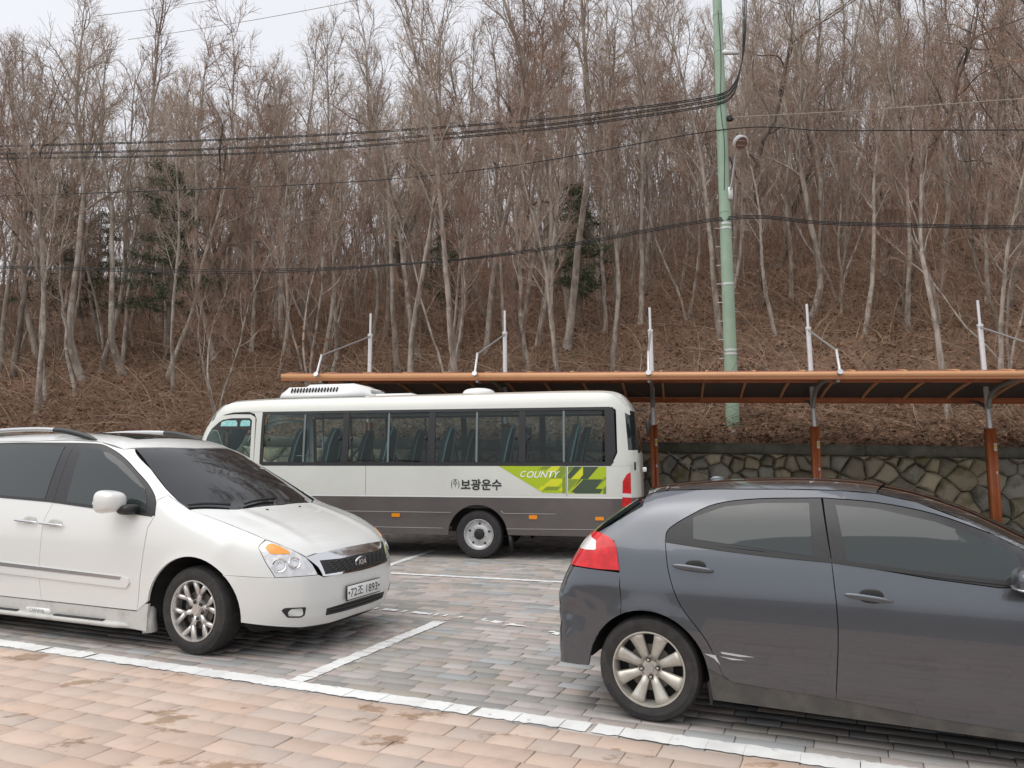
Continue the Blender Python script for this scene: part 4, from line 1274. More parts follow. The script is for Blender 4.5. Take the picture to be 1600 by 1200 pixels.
# ------------------------------------------------------------------ grey hatchback
M_gpaint = mat('grey_metallic_paint', (.082, .091, .106), .22, .65, coat=1.0, noise=(900, (.102, .112, .13), .4, .7), coat_rough=.02)
M_gdirt = mat('dusty_grey_sill', (.06, .058, .055), .6, .1, noise=(6, (.11, .10, .085), .45, .7))
_Wl = table([.05, .16, .24, .33, .45, .58, .72, .84, .93, 1.02, 1.12, 1.3], [.72, .80, .840, .852, .848, .858, .854, .840, .822, .798, .765, .70])
_Wc = table([.8, .95, 1.07, 1.2, 1.34, 1.44, 1.6], [.845, .815, .782, .735, .655, .59, .48])
_Xr = table([.1, .25, .4, .55, .66, .74, .85, 1.0, 1.1, 1.25, 1.5], [.34, .41, .50, .55, .552, .53, .512, .505, .497, .40, .1])
_Tl = table([-.9, -.55, -.2, .1, .6, 1.05, 1.52, 1.84, 2.15, 2.4, 2.8, 3.1, 3.3, 3.45], [1.0, 1.085, 1.095, 1.085, 1.04, .995, .945, .93, .955, .96, .90, .80, .66, .45])
_Tc = table([-.75, -.62, -.50, -.32, -.16, -.04, .1, .45, .85, 1.15, 1.45, 1.75, 2.0, 2.38, 2.6], [.7, .94, 1.10, 1.235, 1.335, 1.385, 1.408, 1.436, 1.443, 1.43, 1.385, 1.29, 1.17, .955, .82], .06)
def f_hatch(x, y, z):
    ay = np.abs(y); z_ = np.clip(z, .06, 1.3)
    W = _Wl(z_)
    Lr = _Xr(np.clip(z, .1, 1.5)) + .02
    er = np.clip((-x + .02) / Lr, 0, None); ef = np.clip((x - 2.45) / .95, 0, None)
    a = W * (((ay / W) ** 2.7 + er ** 2.7 + ef ** 2.7) ** (1 / 2.7) - 1)
    # flared arches
    fl = sum(np.exp(-((np.sqrt((x - c) ** 2 + (z - .30) ** 2) - .37) / .05) ** 2) * (z > .05) for c in (0, 2.57)) * .012
    a = a - fl
    t = (z - (_Tl(np.clip(x, -.9, 3.45)) - .05 * ay ** 2)) / 1.05
    low = smax(a, t, .07)
    low = smax(low, .10 - z, .05)
    xs = np.where(x > 1.2, x + .24 * y * y * np.clip((x - 1.2) / .6, 0, 1), x - .18 * y * y * np.clip((.1 - x) / .3, 0, 1))
    sl = np.clip(np.abs((_Tc(xs + .03) - _Tc(xs - .03)) / .06), 0, 2.5)
    tc = (z - (_Tc(np.clip(xs, -.75, 2.6)) - 2 * np.clip(-.7 - xs, 0, None) - np.clip(xs - 2.5, 0, None) - .055 * ay ** 2)) / np.sqrt(1 + sl * sl)
    tc = np.maximum(tc, np.maximum(-.62 - x, x - 2.7))
    cab = smax(ay - _Wc(np.clip(z, .8, 1.6)), tc, .09)
    return smin(low, cab, .035)
HB = Body(f_hatch, (1.148, 5.497), YAW)
HB.xmid = 1.3
car = empty('hatchback_car', (1.148, 5.497, 0), HB.rz); tag(car, 'dark grey hatchback with scraped rear door and dented rear bumper', 'car')
Q = lambda l: HB.px_side([(860 + a / 2.162, 720 + b / 2.162) for a, b in l])
def roofline(xs, ys):
    P = HB.top(np.array(list(zip(xs, ys)))); return [(float(p[0]), float(p[2])) for p in P]
re_x = [-.06, .1, .4, .8, 1.1, 1.3, 1.5, 1.75, 2.0, 2.28]; re_y = [.50, .545, .57, .575, .57, .565, .575, .60, .635, .68]
redge = roofline(re_x, [-v for v in re_y])
arch = [(.385 * math.cos(a) * .96 - .005, .285 + .378 * math.sin(a)) for a in np.linspace(math.radians(-12), math.radians(190), 26)]       # rear wheel opening, front to back
farch = [(2.57 + .37 * math.cos(a), .285 + .378 * math.sin(a)) for a in np.linspace(math.radians(-12), math.radians(190), 26)]
fo = Q([(388, 268), (400, 230), (470, 185), (560, 145), (700, 128), (915, 125)])            # frame outer, rear to B pillar
ff = Q([(920, 125), (1100, 140), (1300, 180), (1500, 250)]) + [(1.98, 1.105), (2.17, .985)]
seam_b = Q([(950, 340), (972, 560), (965, 805)])
seam_r = Q([(388, 270), (400, 380), (440, 490), (515, 590), (560, 670), (585, 725), (620, 750)])
belt = Q([(388, 270), (700, 305), (950, 340)])
fo_s = spline2(fo, 4); ff_s = spline2(ff, 4); seam_rs = spline2(seam_r, 4)
rb = Q([(965, 805)])[0]
# side stamping: quarter panel, roof rail and A pillar in one sheet
a_end = [p for p in arch if p[1] > .30]
quarter = [(-.17, .88), (-.215, 1.06), (-.34, 1.105), (-.19, 1.195), (-.055, 1.275)] + redge + [(2.36, .93), (2.2, .955)] + ff_s[::-1] + fo_s[::-1] + seam_rs[1:-2] + [p for p in arch if p[0] > -.15 and p[1] > .36] + [(-.16, .628), (-.155, .70)]
both(HB, 'side_panel', quarter, M_gpaint, car, res=.04)
rear_door = seam_rs + [rb] + spline2(seam_b[::-1], 3)[1:] + [belt[1]]
d1, d2 = both(HB, 'rear_door', rear_door, M_gpaint, car, res=.04)
front_door = [seam_b[0]] + spline2(seam_b, 3)[1:] + [(1.5, .225), (1.98, .20), (2.08, .3), (2.14, .5), (2.15, .75), (2.14, .925), (1.842, .905), (1.519, .935)]
d3, d4 = both(HB, 'front_door', front_door, M_gpaint, car, res=.04)
fender = [(2.15, .93), (2.16, .75), (2.155, .5), (2.1, .3), (2.13, .22), (2.2, .215)] + farch[::-1][2:-2] + [(3.0, .22), (3.2, .5), (3.12, .72), (2.95, .82), (2.36, .925)]
both(HB, 'front_fender', fender, M_gpaint, car, res=.05)
sill = [(.335, .45), (.362, .33), (.378, .18), (1.2, .165), (2.19, .15), (2.19, .26), (1.98, .25), (1.5, .27), (1.04, .30), (.62, .34), (.47, .40), (.40, .47)]
both(HB, 'sill', sill, M_gdirt, car, res=.04, off=-.004)
# windows
rframe = fo_s + spline2([fo[-1]] + seam_b[:1], 4)[1:] + [belt[1]]
f1, f2 = both(HB, 'rear_door_frame', rframe, M_trim, car, res=.04, off=-.001)
frf = [seam_b[0]] + [ff_s[0]] + ff_s[1:] + [(2.14, .93), (1.842, .905), (1.519, .935)]
f3, f4 = both(HB, 'front_door_frame', frf, M_trim, car, res=.04, off=-.001)
rg = rounded(Q([(481, 190), (590, 153), (720, 141), (875, 141), (889, 326), (481, 265)]), .012)
both(HB, 'rear_side_window', rg, M_tint, car, res=.04, off=.001, thick=.012)
fg = Q([(962, 148), (1100, 160), (1300, 205), (1500, 275)]) + [(1.94, 1.075), (1.965, .99), (1.955, .905), (1.842, .918), (1.519, .952), (1.128, 1.0)]
both(HB, 'front_side_window', fg, M_tint, car, res=.04, off=.001, thick=.012)
for (p, q, nm) in [(belt[0], belt[2], 'belt_moulding'), (seam_b[0], (2.13, .915), 'belt_moulding')]:
    pts = np.linspace(0, 1, 9)
    line = [(p[0] + (q[0] - p[0]) * t, p[1] + (q[1] - p[1]) * t - .010 * math.sin(math.pi * t) * (nm != '')) for t in pts]
    both(HB, nm, [(a, b + .014) for a, b in line] + [(a, b - .008) for a, b in line[::-1]], M_black, car, res=.05, off=.006, thick=.01, gap=0)
# roof, glass and hatch
roofp = list(zip(re_x[:6], re_y[:6])); wsp = list(zip(re_x[5:], re_y[5:]))
panel(HB, 'roof', [(a, -b) for a, b in roofp] + [(1.33, -.3), (1.36, 0), (1.33, .3)] + [(a, b) for a, b in roofp[::-1]], M_gpaint, car, dom='top', sgn=1, res=.07)
panel(HB, 'windscreen', [(a, -b) for a, b in wsp] + [(2.36, -.4), (2.40, 0), (2.36, .4)] + [(a, b) for a, b in wsp[::-1]] + [(1.34, .3), (1.37, 0), (1.34, -.3)], M_tint_ws, car, dom='top', sgn=1, res=.07, off=-.003)
panel(HB, 'bonnet', [(2.40, 0), (2.37, -.4), (2.30, -.69), (2.95, -.72), (3.12, -.6), (3.22, -.3), (3.25, 0), (3.22, .3), (3.12, .6), (2.95, .72), (2.30, .69), (2.37, .4)], M_gpaint, car, dom='top', sgn=1, res=.07)
panel(HB, 'front_bumper', [(-.78, .2), (.78, .2), (.8, .5), (.72, .7), (.3, .74), (-.3, .74), (-.72, .7), (-.8, .5)], M_gpaint, car, dom='end', sgn=1, res=.07, off=-.004)
panel(HB, 'grille', rounded([(-.4, .56), (.4, .56), (.42, .66), (-.42, .66)], .03), M_black, car, dom='end', sgn=1, res=.06, off=.004)
for s_ in (-1, 1):
    panel(HB, 'headlight', [(s_ * .5, .58), (s_ * .72, .64), (s_ * .74, .73), (s_ * .5, .68)], mat('lamp_clear', (.6, .62, .64), .08, .3, coat=1), car, dom='end', sgn=1, res=.05, off=.006)
panel(HB, 'hatch', [(-.5, .70), (.5, .70), (.62, .85), (.60, 1.03), (-.60, 1.03), (-.62, .85)], M_gpaint, car, dom='end', sgn=-1, res=.06, off=-.002)
panel(HB, 'rear_window', [(-.60, 1.04), (.60, 1.04), (.56, 1.2), (.5, 1.31), (-.5, 1.31), (-.56, 1.2)], M_tint, car, dom='end', sgn=-1, res=.05, off=-.006)
def dents(P):
    d = .02 * np.exp(-((P[:, 0] + .50) / .07) ** 2 - ((P[:, 2] - .60) / .09) ** 2)
    w = np.clip((-.30 - P[:, 0]) / .12, 0, 1) * np.clip((.80 - P[:, 2]) / .2, 0, 1)
    return w * (.0045 * np.sin(P[:, 2] * 23 + P[:, 0] * 41 + 2 * np.sin(P[:, 2] * 9)) * np.sin(P[:, 0] * 19 - P[:, 2] * 13 + 1) + .0015 * np.sin(P[:, 2] * 61 + P[:, 1] * 30 + 3 * np.sin(P[:, 0] * 17))) - d
def from_side(pts):
    P = HB.side(np.array(pts), -1); return [(float((p[0] - p[1]) * math.sqrt(.5)), float(p[2])) for p in P]
def from_end(pts):
    P = HB.end(np.array(pts), -1); return [(float((p[0] - p[1]) * math.sqrt(.5)), float(p[2])) for p in P]
bump_o = (from_side([(-.165, .875), (-.155, .70), (-.16, .628)] + [p for p in arch if p[0] <= -.17 and p[1] > .30] + [(-.38, .297)]) + from_end([(-.62, .292), (-.45, .29), (-.25, .29)])
          + from_end([(-.0005, z) for z in (.29, .36, .43, .5, .57, .63, .69)]) + from_end([(-.3, .69), (-.52, .70), (-.60, .80), (-.62, .885)]) + from_side([(-.44, .890), (-.30, .882)]))
both(HB, 'rear_bumper', bump_o, M_gpaint, car, dom='rdiag', res=.024, disp=dents, gap=.0008)
M_red = mat('red_lamp', (.50, .004, .008), .15, coat=.3, noise=(14, (.66, .008, .014), .45, .6))
M_white_l = mat('clear_lamp', (.72, .70, .70), .12, coat=1.0)
lamp_o = from_side(spline2([(-.168, .888), (-.19, 1.0), (-.212, 1.055), (-.27, 1.09), (-.35, 1.105), (-.42, 1.093)], 3)) + from_end([(-.60, 1.06), (-.50, 1.045), (-.44, 1.03), (-.43, .95), (-.46, .895), (-.62, .892)]) + from_side([(-.44, .895), (-.30, .888)])
both(HB, 'tail_lamp', lamp_o, M_red, car, dom='rdiag', res=.022, off=.006, thick=.03, gap=.001)
rev_o = rounded(from_side([(-.33, 1.0), (-.335, 1.055), (-.40, 1.08)]) + from_end([(-.615, 1.045), (-.60, .995)]) + from_side([(-.40, .995)]), .012)
both(HB, 'reversing_lens', rev_o, M_white_l, car, dom='rdiag', res=.02, off=.009, thick=.008, gap=0)
# spoiler over the hatch
mb = MB(); V = []; ysec = np.linspace(-.55, .55, 15)
for yv in ysec:
    k = 1 - .25 * (abs(yv) / .55) ** 3; sx = .10 * (abs(yv) / .55) ** 2
    for (a, b) in ((-.135 + sx, 1.345), (-.125 + sx, 1.368), (.02, 1.402), (.075, 1.404), (.03, 1.33), (-.05 + sx * .5, 1.292)):
        V.append((a, yv, b - .058 * yv * yv - .012 * (abs(yv) / .55) ** 4))
F = [[i * 6 + j, (i + 1) * 6 + j, (i + 1) * 6 + (j + 1) % 6, i * 6 + (j + 1) % 6] for i in range(14) for j in range(6)] + [[5, 4, 3, 2, 1, 0], [84 + j for j in range(6)]]
mb.add(V, F).build('roof_spoiler', M_gpaint, car, smooth=True)
shell(HB, -.46, 3.3, .62, 'inner_structure', M_dark, car, [(0, .30), (2.57, .30)], wr=.375, wy=.52, zlo=lambda x: .17 + .17 * (x < -.27))
# handles
for (p0, p1) in (((.163, .939), (.404, .918)), ((1.106, .833), (1.347, .81))):
    cx, cz = (p0[0] + p1[0]) / 2, (p0[1] + p1[1]) / 2
    for sgn in (-1, 1):
        y = float(HB.side(np.array([(cx, cz)]), -1)[0][1]) * (1 if sgn < 0 else -1)
        root = d1 if (sgn < 0 and p0[0] < 1) else d2 if p0[0] < 1 else d3 if sgn < 0 else d4
        ellipsoid('handle', (cx, y + sgn * .022, cz), (.122, .014, .017), M_gpaint, root, .8, M=rotm('Y', math.degrees(math.atan2(p0[1] - p1[1], p1[0] - p0[0]))))
        ellipsoid('handle_cup', (cx + .015, y + sgn * .0005, cz + .004), (.062, .006, .042), M_black, root, .8)
for sgn in (-1, 1):
    ellipsoid('mirror', (1.955, sgn * .94, .965), (.075, .115, .062), M_gpaint, car, .75)
    ellipsoid('mirror_stripe', (1.95, sgn * .955, .93), (.078, .112, .011), M_chrome, car, .8)
    ellipsoid('mirror_base', (1.96, sgn * .86, .925), (.06, .07, .035), M_black, car, .8)
# scrape across the rear door
M_scr = mat('scraped_paint', (.44, .45, .46), .7)

both_scr = [Q([(575, 645), (640, 655), (690, 664), (640, 662), (580, 652)]), Q([(570, 660), (620, 668), (660, 674), (615, 673)]), Q([(520, 651), (558, 657), (574, 690), (553, 668)])]
for q in both_scr:
    panel(HB, 'scrape', q, M_scr, d1 if q is not both_scr[2] else car, res=.02, off=.0015, thick=.001, gap=0)
M_rim_r = mat('warm_silver_alloy', (.50, .48, .43), .38, .6, noise=(20, (.40, .38, .34), .5, .75))
for wx in (0, 2.57):
    for sgn in (-1, 1):
        wheel(car, 'wheel', wx, sgn * .745, .312, .195, .222, sgn, 'eight', M_rim_r)
both(HB, 'mudflap', [(.345, .27), (.36, .14), (.372, .14), (.372, .3)], M_black, car, res=.04, off=-.03, gap=0)
MB().tube([(.30, .05, 1.425), (.16, .05, 1.49), (-.05, .05, 1.62)], [.006, .004, .002], 6).build('aerial', M_black, car)
ellipsoid('aerial_base', (.30, .05, 1.425), (.05, .025, .022), M_gpaint, car)
# ------------------------------------------------------------------ white minivan
M_wpaint = mat('pearl_white_paint', (.70, .71, .69), .35, coat=1.0, coat_rough=.03)
M_wdirt = mat('grimy_white_plastic', (.55, .55, .52), .5, noise=(5, (.36, .35, .31), .5, .75))
v_Wl = table([.05, .16, .3, .45, .6, .75, .9, 1.02, 1.12, 1.2, 1.35], [.88, .935, .972, .985, .992, .99, .98, .965, .945, .915, .85])
v_Wc = table([.9, 1.05, 1.2, 1.45, 1.7, 1.85, 2.0], [.975, .955, .925, .855, .765, .70, .62])
v_Xf = table([.05, .2, .3, .45, .6, .7, .8, .9, 1.0, 1.3], [.83, .93, .97, 1.005, 1.005, .985, .945, .875, .74, .3])
v_Tl = table([-4.3, -.6, -.3, -.05, .15, .4, .65, .85, 1.0, 1.2], [1.22, 1.22, 1.20, 1.16, 1.12, 1.055, .975, .895, .80, .6])
v_Tc = table([-4.5, -4.15, -4.02, -3.85, -3.4, -2.6, -2.0, -1.6, -1.3, -1.0, -.62, -.32, -.10, .10, .4], [.6, 1.2, 1.65, 1.80, 1.868, 1.885, 1.872, 1.842, 1.795, 1.70, 1.515, 1.36, 1.24, 1.13, .97], .07)
def f_van(x, y, z):
    ay = np.abs(y)
    W = v_Wl(np.clip(z, .06, 1.35))
    Lf = v_Xf(np.clip(z, .05, 1.3)) + .10
    ef = np.clip((x + .10) / Lf, 0, None); er = np.clip((-x - 3.7) / .42, 0, None)
    a = W * (((ay / W) ** 2.9 + ef ** 2.9 + er ** 4) ** (1 / 2.9) - 1)
    fl = sum(np.exp(-((np.sqrt((x - c) ** 2 + (z - .35) ** 2) - .445) / .045) ** 2) for c in (0, -3.02)) * .010
    a = a - fl
    t = (z - (v_Tl(np.clip(x, -4.3, 1.2)) - .055 * ay ** 2 + .012 * np.exp(-((ay - .48) / .05) ** 2) * np.clip((x + .1) / .2, 0, 1))) / 1.06
    low = smax(a, t, .11)
    low = smax(low, .13 - z, .05)
    xs = np.where(x > -1.9, x + .20 * y * y * np.clip((x + 1.9) / .7, 0, 1), x)
    sl = np.clip(np.abs((v_Tc(xs + .03) - v_Tc(xs - .03)) / .06), 0, 2.5)
    tc = (z - (v_Tc(np.clip(xs, -4.5, .4)) - .05 * ay ** 2)) / np.sqrt(1 + sl * sl)
    tc = np.maximum(tc, x - .35)
    cab = smax(ay - v_Wc(np.clip(z, .9, 2.0)), tc, .10)
    return smin(low, cab, .04)
VAN_O = (-2.2405, 7.2373)
VB = Body(f_van, VAN_O, YAW); VB.xmid = -1.0
van = empty('minivan', (*VAN_O, 0), VB.rz); tag(van, 'white minivan with tinted windows, roof rails and chrome grille', 'minivan')
zz_ = lambda ox, oy, s: (lambda l, dom='side': VB.px_dom([(ox + a / s, oy + b / s) for a, b in l], dom))
R1 = zz_(0, 650, 5.3333); R2 = zz_(0, 830, 5.3333); R3 = zz_(180, 680, 5.3333); R4 = zz_(340, 800, 5.3333); R5 = zz_(220, 860, 6.6667)
v_arch = [(.002 + .462 * math.cos(a) * (1.04 if math.cos(a) > 0 else 1.0), .352 + .447 * math.sin(a)) for a in np.linspace(math.radians(-14), math.radians(186), 30)]
v_arch_r = [(-3.02 + .45 * math.cos(a), .352 + .44 * math.sin(a)) for a in np.linspace(math.radians(-12), math.radians(192), 26)]
# pillar and window outlines on the side
fo = R1([(632, 225), (760, 228), (860, 240), (960, 290), (1060, 370), (1150, 470), (1230, 560), (1285, 650), (1302, 720), (1290, 832)])
fo_s = spline2(fo[:-1], 3) + [fo[-1]]
dseam = R1([(445, 715), (435, 740), (375, 850), (350, 960)]) + R2([(340, 100), (322, 350), (345, 575)])
fseam = R1([(1290, 832), (1230, 930), (1205, 1067)]) + R2([(1190, 200), (1165, 400), (1150, 600), (1140, 662)])
wsedge_xy = R3([(172, 112), (300, 280), (430, 450), (530, 550), (620, 622)], 'top')
wsedge = R3([(172, 112), (300, 280), (430, 450), (530, 550), (620, 622)])
ROOF_Y = .70
rx = [-4.0, -3.6, -3.0, -2.4, -1.9, -1.5, -1.2]
ry = [.62, .68, .70, .70, .69, .68, .68]
rt = VB.top(np.array([(a, -b) for a, b in zip(rx, ry)])); redge_v = [(float(p[0]), float(p[2])) for p in rt]
belt_z = lambda x: np.interp(x, [-4.1, -2.65, -1.84, -.49], [1.26, 1.245, 1.212, 1.113])
SD0 = -3.08                                                          # rear edge of the sliding door
# front door and its frame
fd = dseam + fseam[::-1]
vd1, vd2 = both(VB, 'front_door', fd, M_wpaint, van, res=.045)
sd = [(SD0, belt_z(SD0)), (-2.4, belt_z(-2.4))] + dseam + [(-2.5, .33), (SD0 + .12, .33), (SD0, .5)]
vs1, vs2 = both(VB, 'sliding_door', sd, M_wpaint, van, res=.05)
quarter = [(SD0, belt_z(SD0)), (SD0, .82)] + [p for p in v_arch_r if p[1] > .38] + [(-3.5, .34), (-4.0, .36), (-4.05, .8), (-4.03, 1.25)]
both(VB, 'rear_quarter', quarter, M_wpaint, van, res=.06)
frame_f = [dseam[0]] + fo_s
both(VB, 'front_door_frame', frame_f, M_trim, van, res=.04, off=-.001)
frame_s = [(SD0, belt_z(SD0)), (SD0 + .02, 1.76), (-2.6, 1.765), fo[0], dseam[0], (-2.4, belt_z(-2.4))]
both(VB, 'sliding_door_frame', frame_s, M_trim, van, res=.05, off=-.001)
frame_q = [(SD0 - .01, belt_z(SD0)), (SD0 + .01, 1.76), (-3.8, 1.72), (-3.98, 1.30), (-3.98, 1.26)]
both(VB, 'rear_quarter_window', rounded(frame_q, .04), M_tint, van, res=.06, off=-.001)
gl_f = R1([(552, 716), (690, 264), (820, 277), (930, 312), (1030, 387), (1120, 482), (1212, 600), (1225, 700), (1215, 805)])
both(VB, 'front_side_window', gl_f, M_tint, van, res=.04, off=.0015, thick=.012)
gl_s = [(SD0 + .09, belt_z(SD0) + .02), (SD0 + .09, 1.72)] + R1([(20, 234), (546, 250), (375, 693)])
both(VB, 'sliding_door_window', rounded(gl_s, .02), M_tint, van, res=.05, off=.0015, thick=.012)
bl = [(x, belt_z(x)) for x in np.linspace(SD0, -.5, 16)]
both(VB, 'belt_moulding', [(a, b + .012) for a, b in bl] + [(a, b - .008) for a, b in bl[::-1]], M_black, van, res=.05, off=.004, thick=.01, gap=0)
# roof side, A pillar
ap = redge_v + wsedge + R1([(1400, 662), (1312, 700)]) + fo_s[::-1][1:] + [(-2.6, 1.77), (-3.05, 1.768), (-3.8, 1.73), (-3.99, 1.3), (-4.05, 1.26)]
both(VB, 'roof_side', ap, M_wpaint, van, res=.045)
panel(VB, 'roof', [(a, -b) for a, b in zip(rx, ry)] + [(-1.1, -.45), (-1.03, -.2), (-1.0, 0), (-1.03, .2), (-1.1, .45)] + [(a, b) for a, b in zip(rx, ry)][::-1], M_wpaint, van, dom='top', sgn=1, res=.07)
panel(VB, 'sunroof', rounded([(-2.0, -.42), (-1.35, -.42), (-1.35, .42), (-2.0, .42)], .05), M_tint, van, dom='top', sgn=1, res=.08, off=.003)
wsn = [(x, -abs(y)) for x, y in wsedge_xy]
wtop = [(-1.085, -.45), (-1.015, -.2), (-.985, 0), (-1.015, .2), (-1.085, .45)]
panel(VB, 'windscreen', wsn[::-1] + wtop + [(x, -y) for x, y in wsn] + [(.02, .5), (.07, 0), (.02, -.5)], M_tint_ws, van, dom='top', sgn=1, res=.06, off=-.004)
# bonnet, wings
hood_e = R3([(620, 622), (760, 670), (900, 722), (1080, 795), (1250, 868)], 'top')
hood_e = [(x, -abs(y)) for x, y in hood_e]
nose = R4([(405, 230), (560, 290), (660, 335), (740, 376)], 'top'); nose = [(x, -abs(y)) for x, y in nose]
ctr = R4([(1000, 325), (1170, 290)], 'top'); xc = ctr[-1][0]
print('VAN hood', [tuple(round(c, 2) for c in p) for p in hood_e + nose + ctr], 'ws', [tuple(round(c, 2) for c in p) for p in wsedge_xy])
nx0, ny0 = nose[-1]
half = hood_e + nose[1:] + [(nx0 + (xc + .012 - nx0) * (1 - (t / abs(ny0)) ** 2), -t) for t in (abs(ny0) * .8, abs(ny0) * .6, abs(ny0) * .4, abs(ny0) * .2)]
panel(VB, 'bonnet', half + [(xc + .012, 0)] + [(x, -y) for x, y in half[::-1]] + [(.03, .5), (.08, 0), (.03, -.5)], M_wpaint, van, dom='top', sgn=1, res=.045)
q2 = math.sqrt(.5)
def to_diag(poly): 
    P = VB.side(np.array(poly), -1); return [(float((p[0] + p[1]) * q2), float(p[2])) for p in P]
def top_to_diag(poly):
    P = VB.top(np.array(poly)); return [(float((p[0] + p[1]) * q2), float(p[2])) for p in P]
lamp_px = [(402, 233), (350, 275), (343, 300), (400, 420), (482, 547), (640, 540), (838, 522), (790, 435), (740, 380), (600, 300), (480, 255)]
lamp_d = R4(lamp_px, 'diag')
fend = to_diag(fseam) + to_diag([p for p in v_arch[::-1] if p[1] > .385 and p[0] < .385]) + R4([(45, 527), (250, 541), (480, 549)], 'diag') + [lamp_d[3], lamp_d[2], lamp_d[1]] + top_to_diag(hood_e[::-1]) + to_diag(R1([(1400, 662), (1312, 700)])) + to_diag([fo_s[-2]])
a_, b_ = both(VB, 'front_wing', fend, M_wpaint, van, dom='diag', res=.04)
for l_ in both(VB, 'headlamp', lamp_d, mat('headlamp_clear', (.62, .63, .64), .12, .35, coat=1.0, noise=(18, (.80, .80, .80), .45, .6)), van, dom='diag', res=.025, off=-.002, thick=.03):
    sg = -1 if l_.data.vertices[0].co.y < 0 else 1
    for nm, px_, r_, m_ in (('main_reflector', (515, 445), .058, M_chrome), ('dip_reflector', (640, 425), .05, M_chrome)):
        P = VB.pix(np.array([(340 + px_[0] / 5.3333, 800 + px_[1] / 5.3333)]))[0]; n_ = VB.normal(P[None])[0]
        if sg > 0: P = P * [1, -1, 1]; n_ = n_ * [1, -1, 1]
        Rm = np.array(Vector(n_).to_track_quat('Z', 'Y').to_matrix())
        mb = MB().lathe([(-.012, 0), (-.012, r_ * .45), (.003, r_ * .5), (.004, r_ * .6), (-.006, r_ * .7), (.003, r_ * .95), (.0, r_)], 'z', 24)
        mb.V = [v @ Rm.T + P + n_ * .003 for v in mb.V]
        mb.build(nm, m_, l_, smooth=True)
ind = rounded(R4([(395, 300), (420, 268), (450, 262), (520, 285), (605, 335), (595, 350), (440, 350)], 'diag'), .01)
both(VB, 'indicator', ind, mat('amber_lens', (.85, .33, .04), .2, coat=1), van, dom='diag', res=.02, off=.002, thick=.006, gap=0)
# bumper: right half by the corner view, mirrored for the left half
ctr_z = [.628, .58, .53, .48, .43, .38, .33, .28, .225]
cP = VB.end(np.array([(-.001, z) for z in ctr_z]), 1); cline = [(float((p[0] + p[1]) * q2), float(p[2])) for p in cP]
bseam = R4([(45, 528), (250, 542), (480, 550), (640, 543), (842, 525), (885, 545)], 'diag')
bump = bseam + [(cline[0][0] - .12, .625)] + cline + [(cline[-1][0] - .25, .215), (cline[-1][0] - .5, .225)] + to_diag([p for p in v_arch if .27 < p[1] < .66 and p[0] > .2])
both(VB, 'front_bumper', bump, M_wpaint, van, dom='diag', res=.04, gap=0)
spl = [(cline[-1][0], .225), (cline[-1][0] - .25, .213), (cline[-1][0] - .52, .222), (cline[-1][0] - .52, .17), (cline[-1][0] - .25, .15), (cline[-1][0], .16)]
both(VB, 'chin_spoiler', spl, M_black, van, dom='diag', res=.05, off=-.03, gap=0)
fog = rounded(R4([(530, 820), (560, 800), (738, 792), (725, 862), (690, 880), (580, 880)], 'diag'), .012)
both(VB, 'fog_surround', fog, M_black, van, dom='diag', res=.02, off=.003, thick=.02, gap=0)
fogl = rounded(R4([(585, 835), (615, 808), (705, 802), (712, 850), (690, 866), (590, 866)], 'diag'), .012)
both(VB, 'fog_lamp', fogl, mat('fog_glass', (.6, .62, .6), .1, .4, coat=1), van, dom='diag', res=.02, off=.007, thick=.02, gap=0)
# grille: chrome bar, dark mesh with wavy slats, badge
def sym(pts): return pts + [(-a, b) for a, b in pts[::-1]]
gy = [-.50, -.44, -.40, -.2]
surround = sym([(-.02, .83), (-.30, .825), (-.505, .80), (-.46, .70), (-.40, .632), (-.2, .618), (-.02, .615)])
grille_px = R4([(745, 382), (845, 400), (895, 525), (880, 540)], 'end'); print('VAN grille', grille_px, R4([(1175, 300), (1175, 480)], 'end'))
GT, GB = R4([(1175, 296)], 'end')[0][1], R4([(1100, 500)], 'end')[0][1]
yl = grille_px[0][0]
surround = sym([(-.02, GT + .022), (-.25, GT + .02), (yl * .8, GT + .012), (yl - .01, grille_px[0][1] + .004), (yl + .06, (grille_px[0][1] + GB) / 2), (grille_px[3][0], GB + .003), (-.15, GB - .008), (-.02, GB - .01)])
panel(VB, 'grille_chrome', surround, M_chrome, van, dom='end', sgn=1, res=.03, off=.004)
mi = R4([(848, 404), (897, 522)], 'end')
mesh_o = sym([(-.01, GT - .052), (-.25, GT - .055), (mi[0][0], mi[0][1]), (mi[1][0], mi[1][1]), (-.15, GB + .012), (-.01, GB + .010)])
gm = panel(VB, 'grille_mesh', mesh_o, M_black, van, dom='end', sgn=1, res=.03, off=.008)
zt, zb = GT - .06, GB + .018
for k in range(5):
    zc = zt - (zt - zb) * (k + .5) / 5
    ys = np.linspace(-abs(mi[0][0]) + .05 + .02 * k, abs(mi[0][0]) - .05 - .02 * k, 44)
    P = VB.end(np.array([(y, zc + .006 * (1 if (i // 2) % 2 else -1)) for i, y in enumerate(ys)]), 1) + [.013, 0, 0]
    MB().tube(P, .0038, 4).build('grille_slat', mat('grille_slat_grey', (.05, .05, .052), .35), gm)
bz = (zt + zb) / 2; bP = VB.end(np.array([(0, bz)]), 1)[0]
ellipsoid('badge', bP + [.014, 0, 0], (.012, .088, .05), M_chrome, van, 1)
ellipsoid('badge_field', bP + [.0225, 0, 0], (.006, .076, .040), mat('badge_dark', (.06, .06, .065), .3, .5), van, 1)
Vt, Ft = text_mesh('KIA', .062, .12, .0012)
link_mesh('badge_letters', np_mesh('badge_letters', np.stack([bP[0] + .0295 + 0 * Vt[:, 0], Vt[:, 0] * 1.15, Vt[:, 1] + bz], 1), Ft, M_chrome), van)
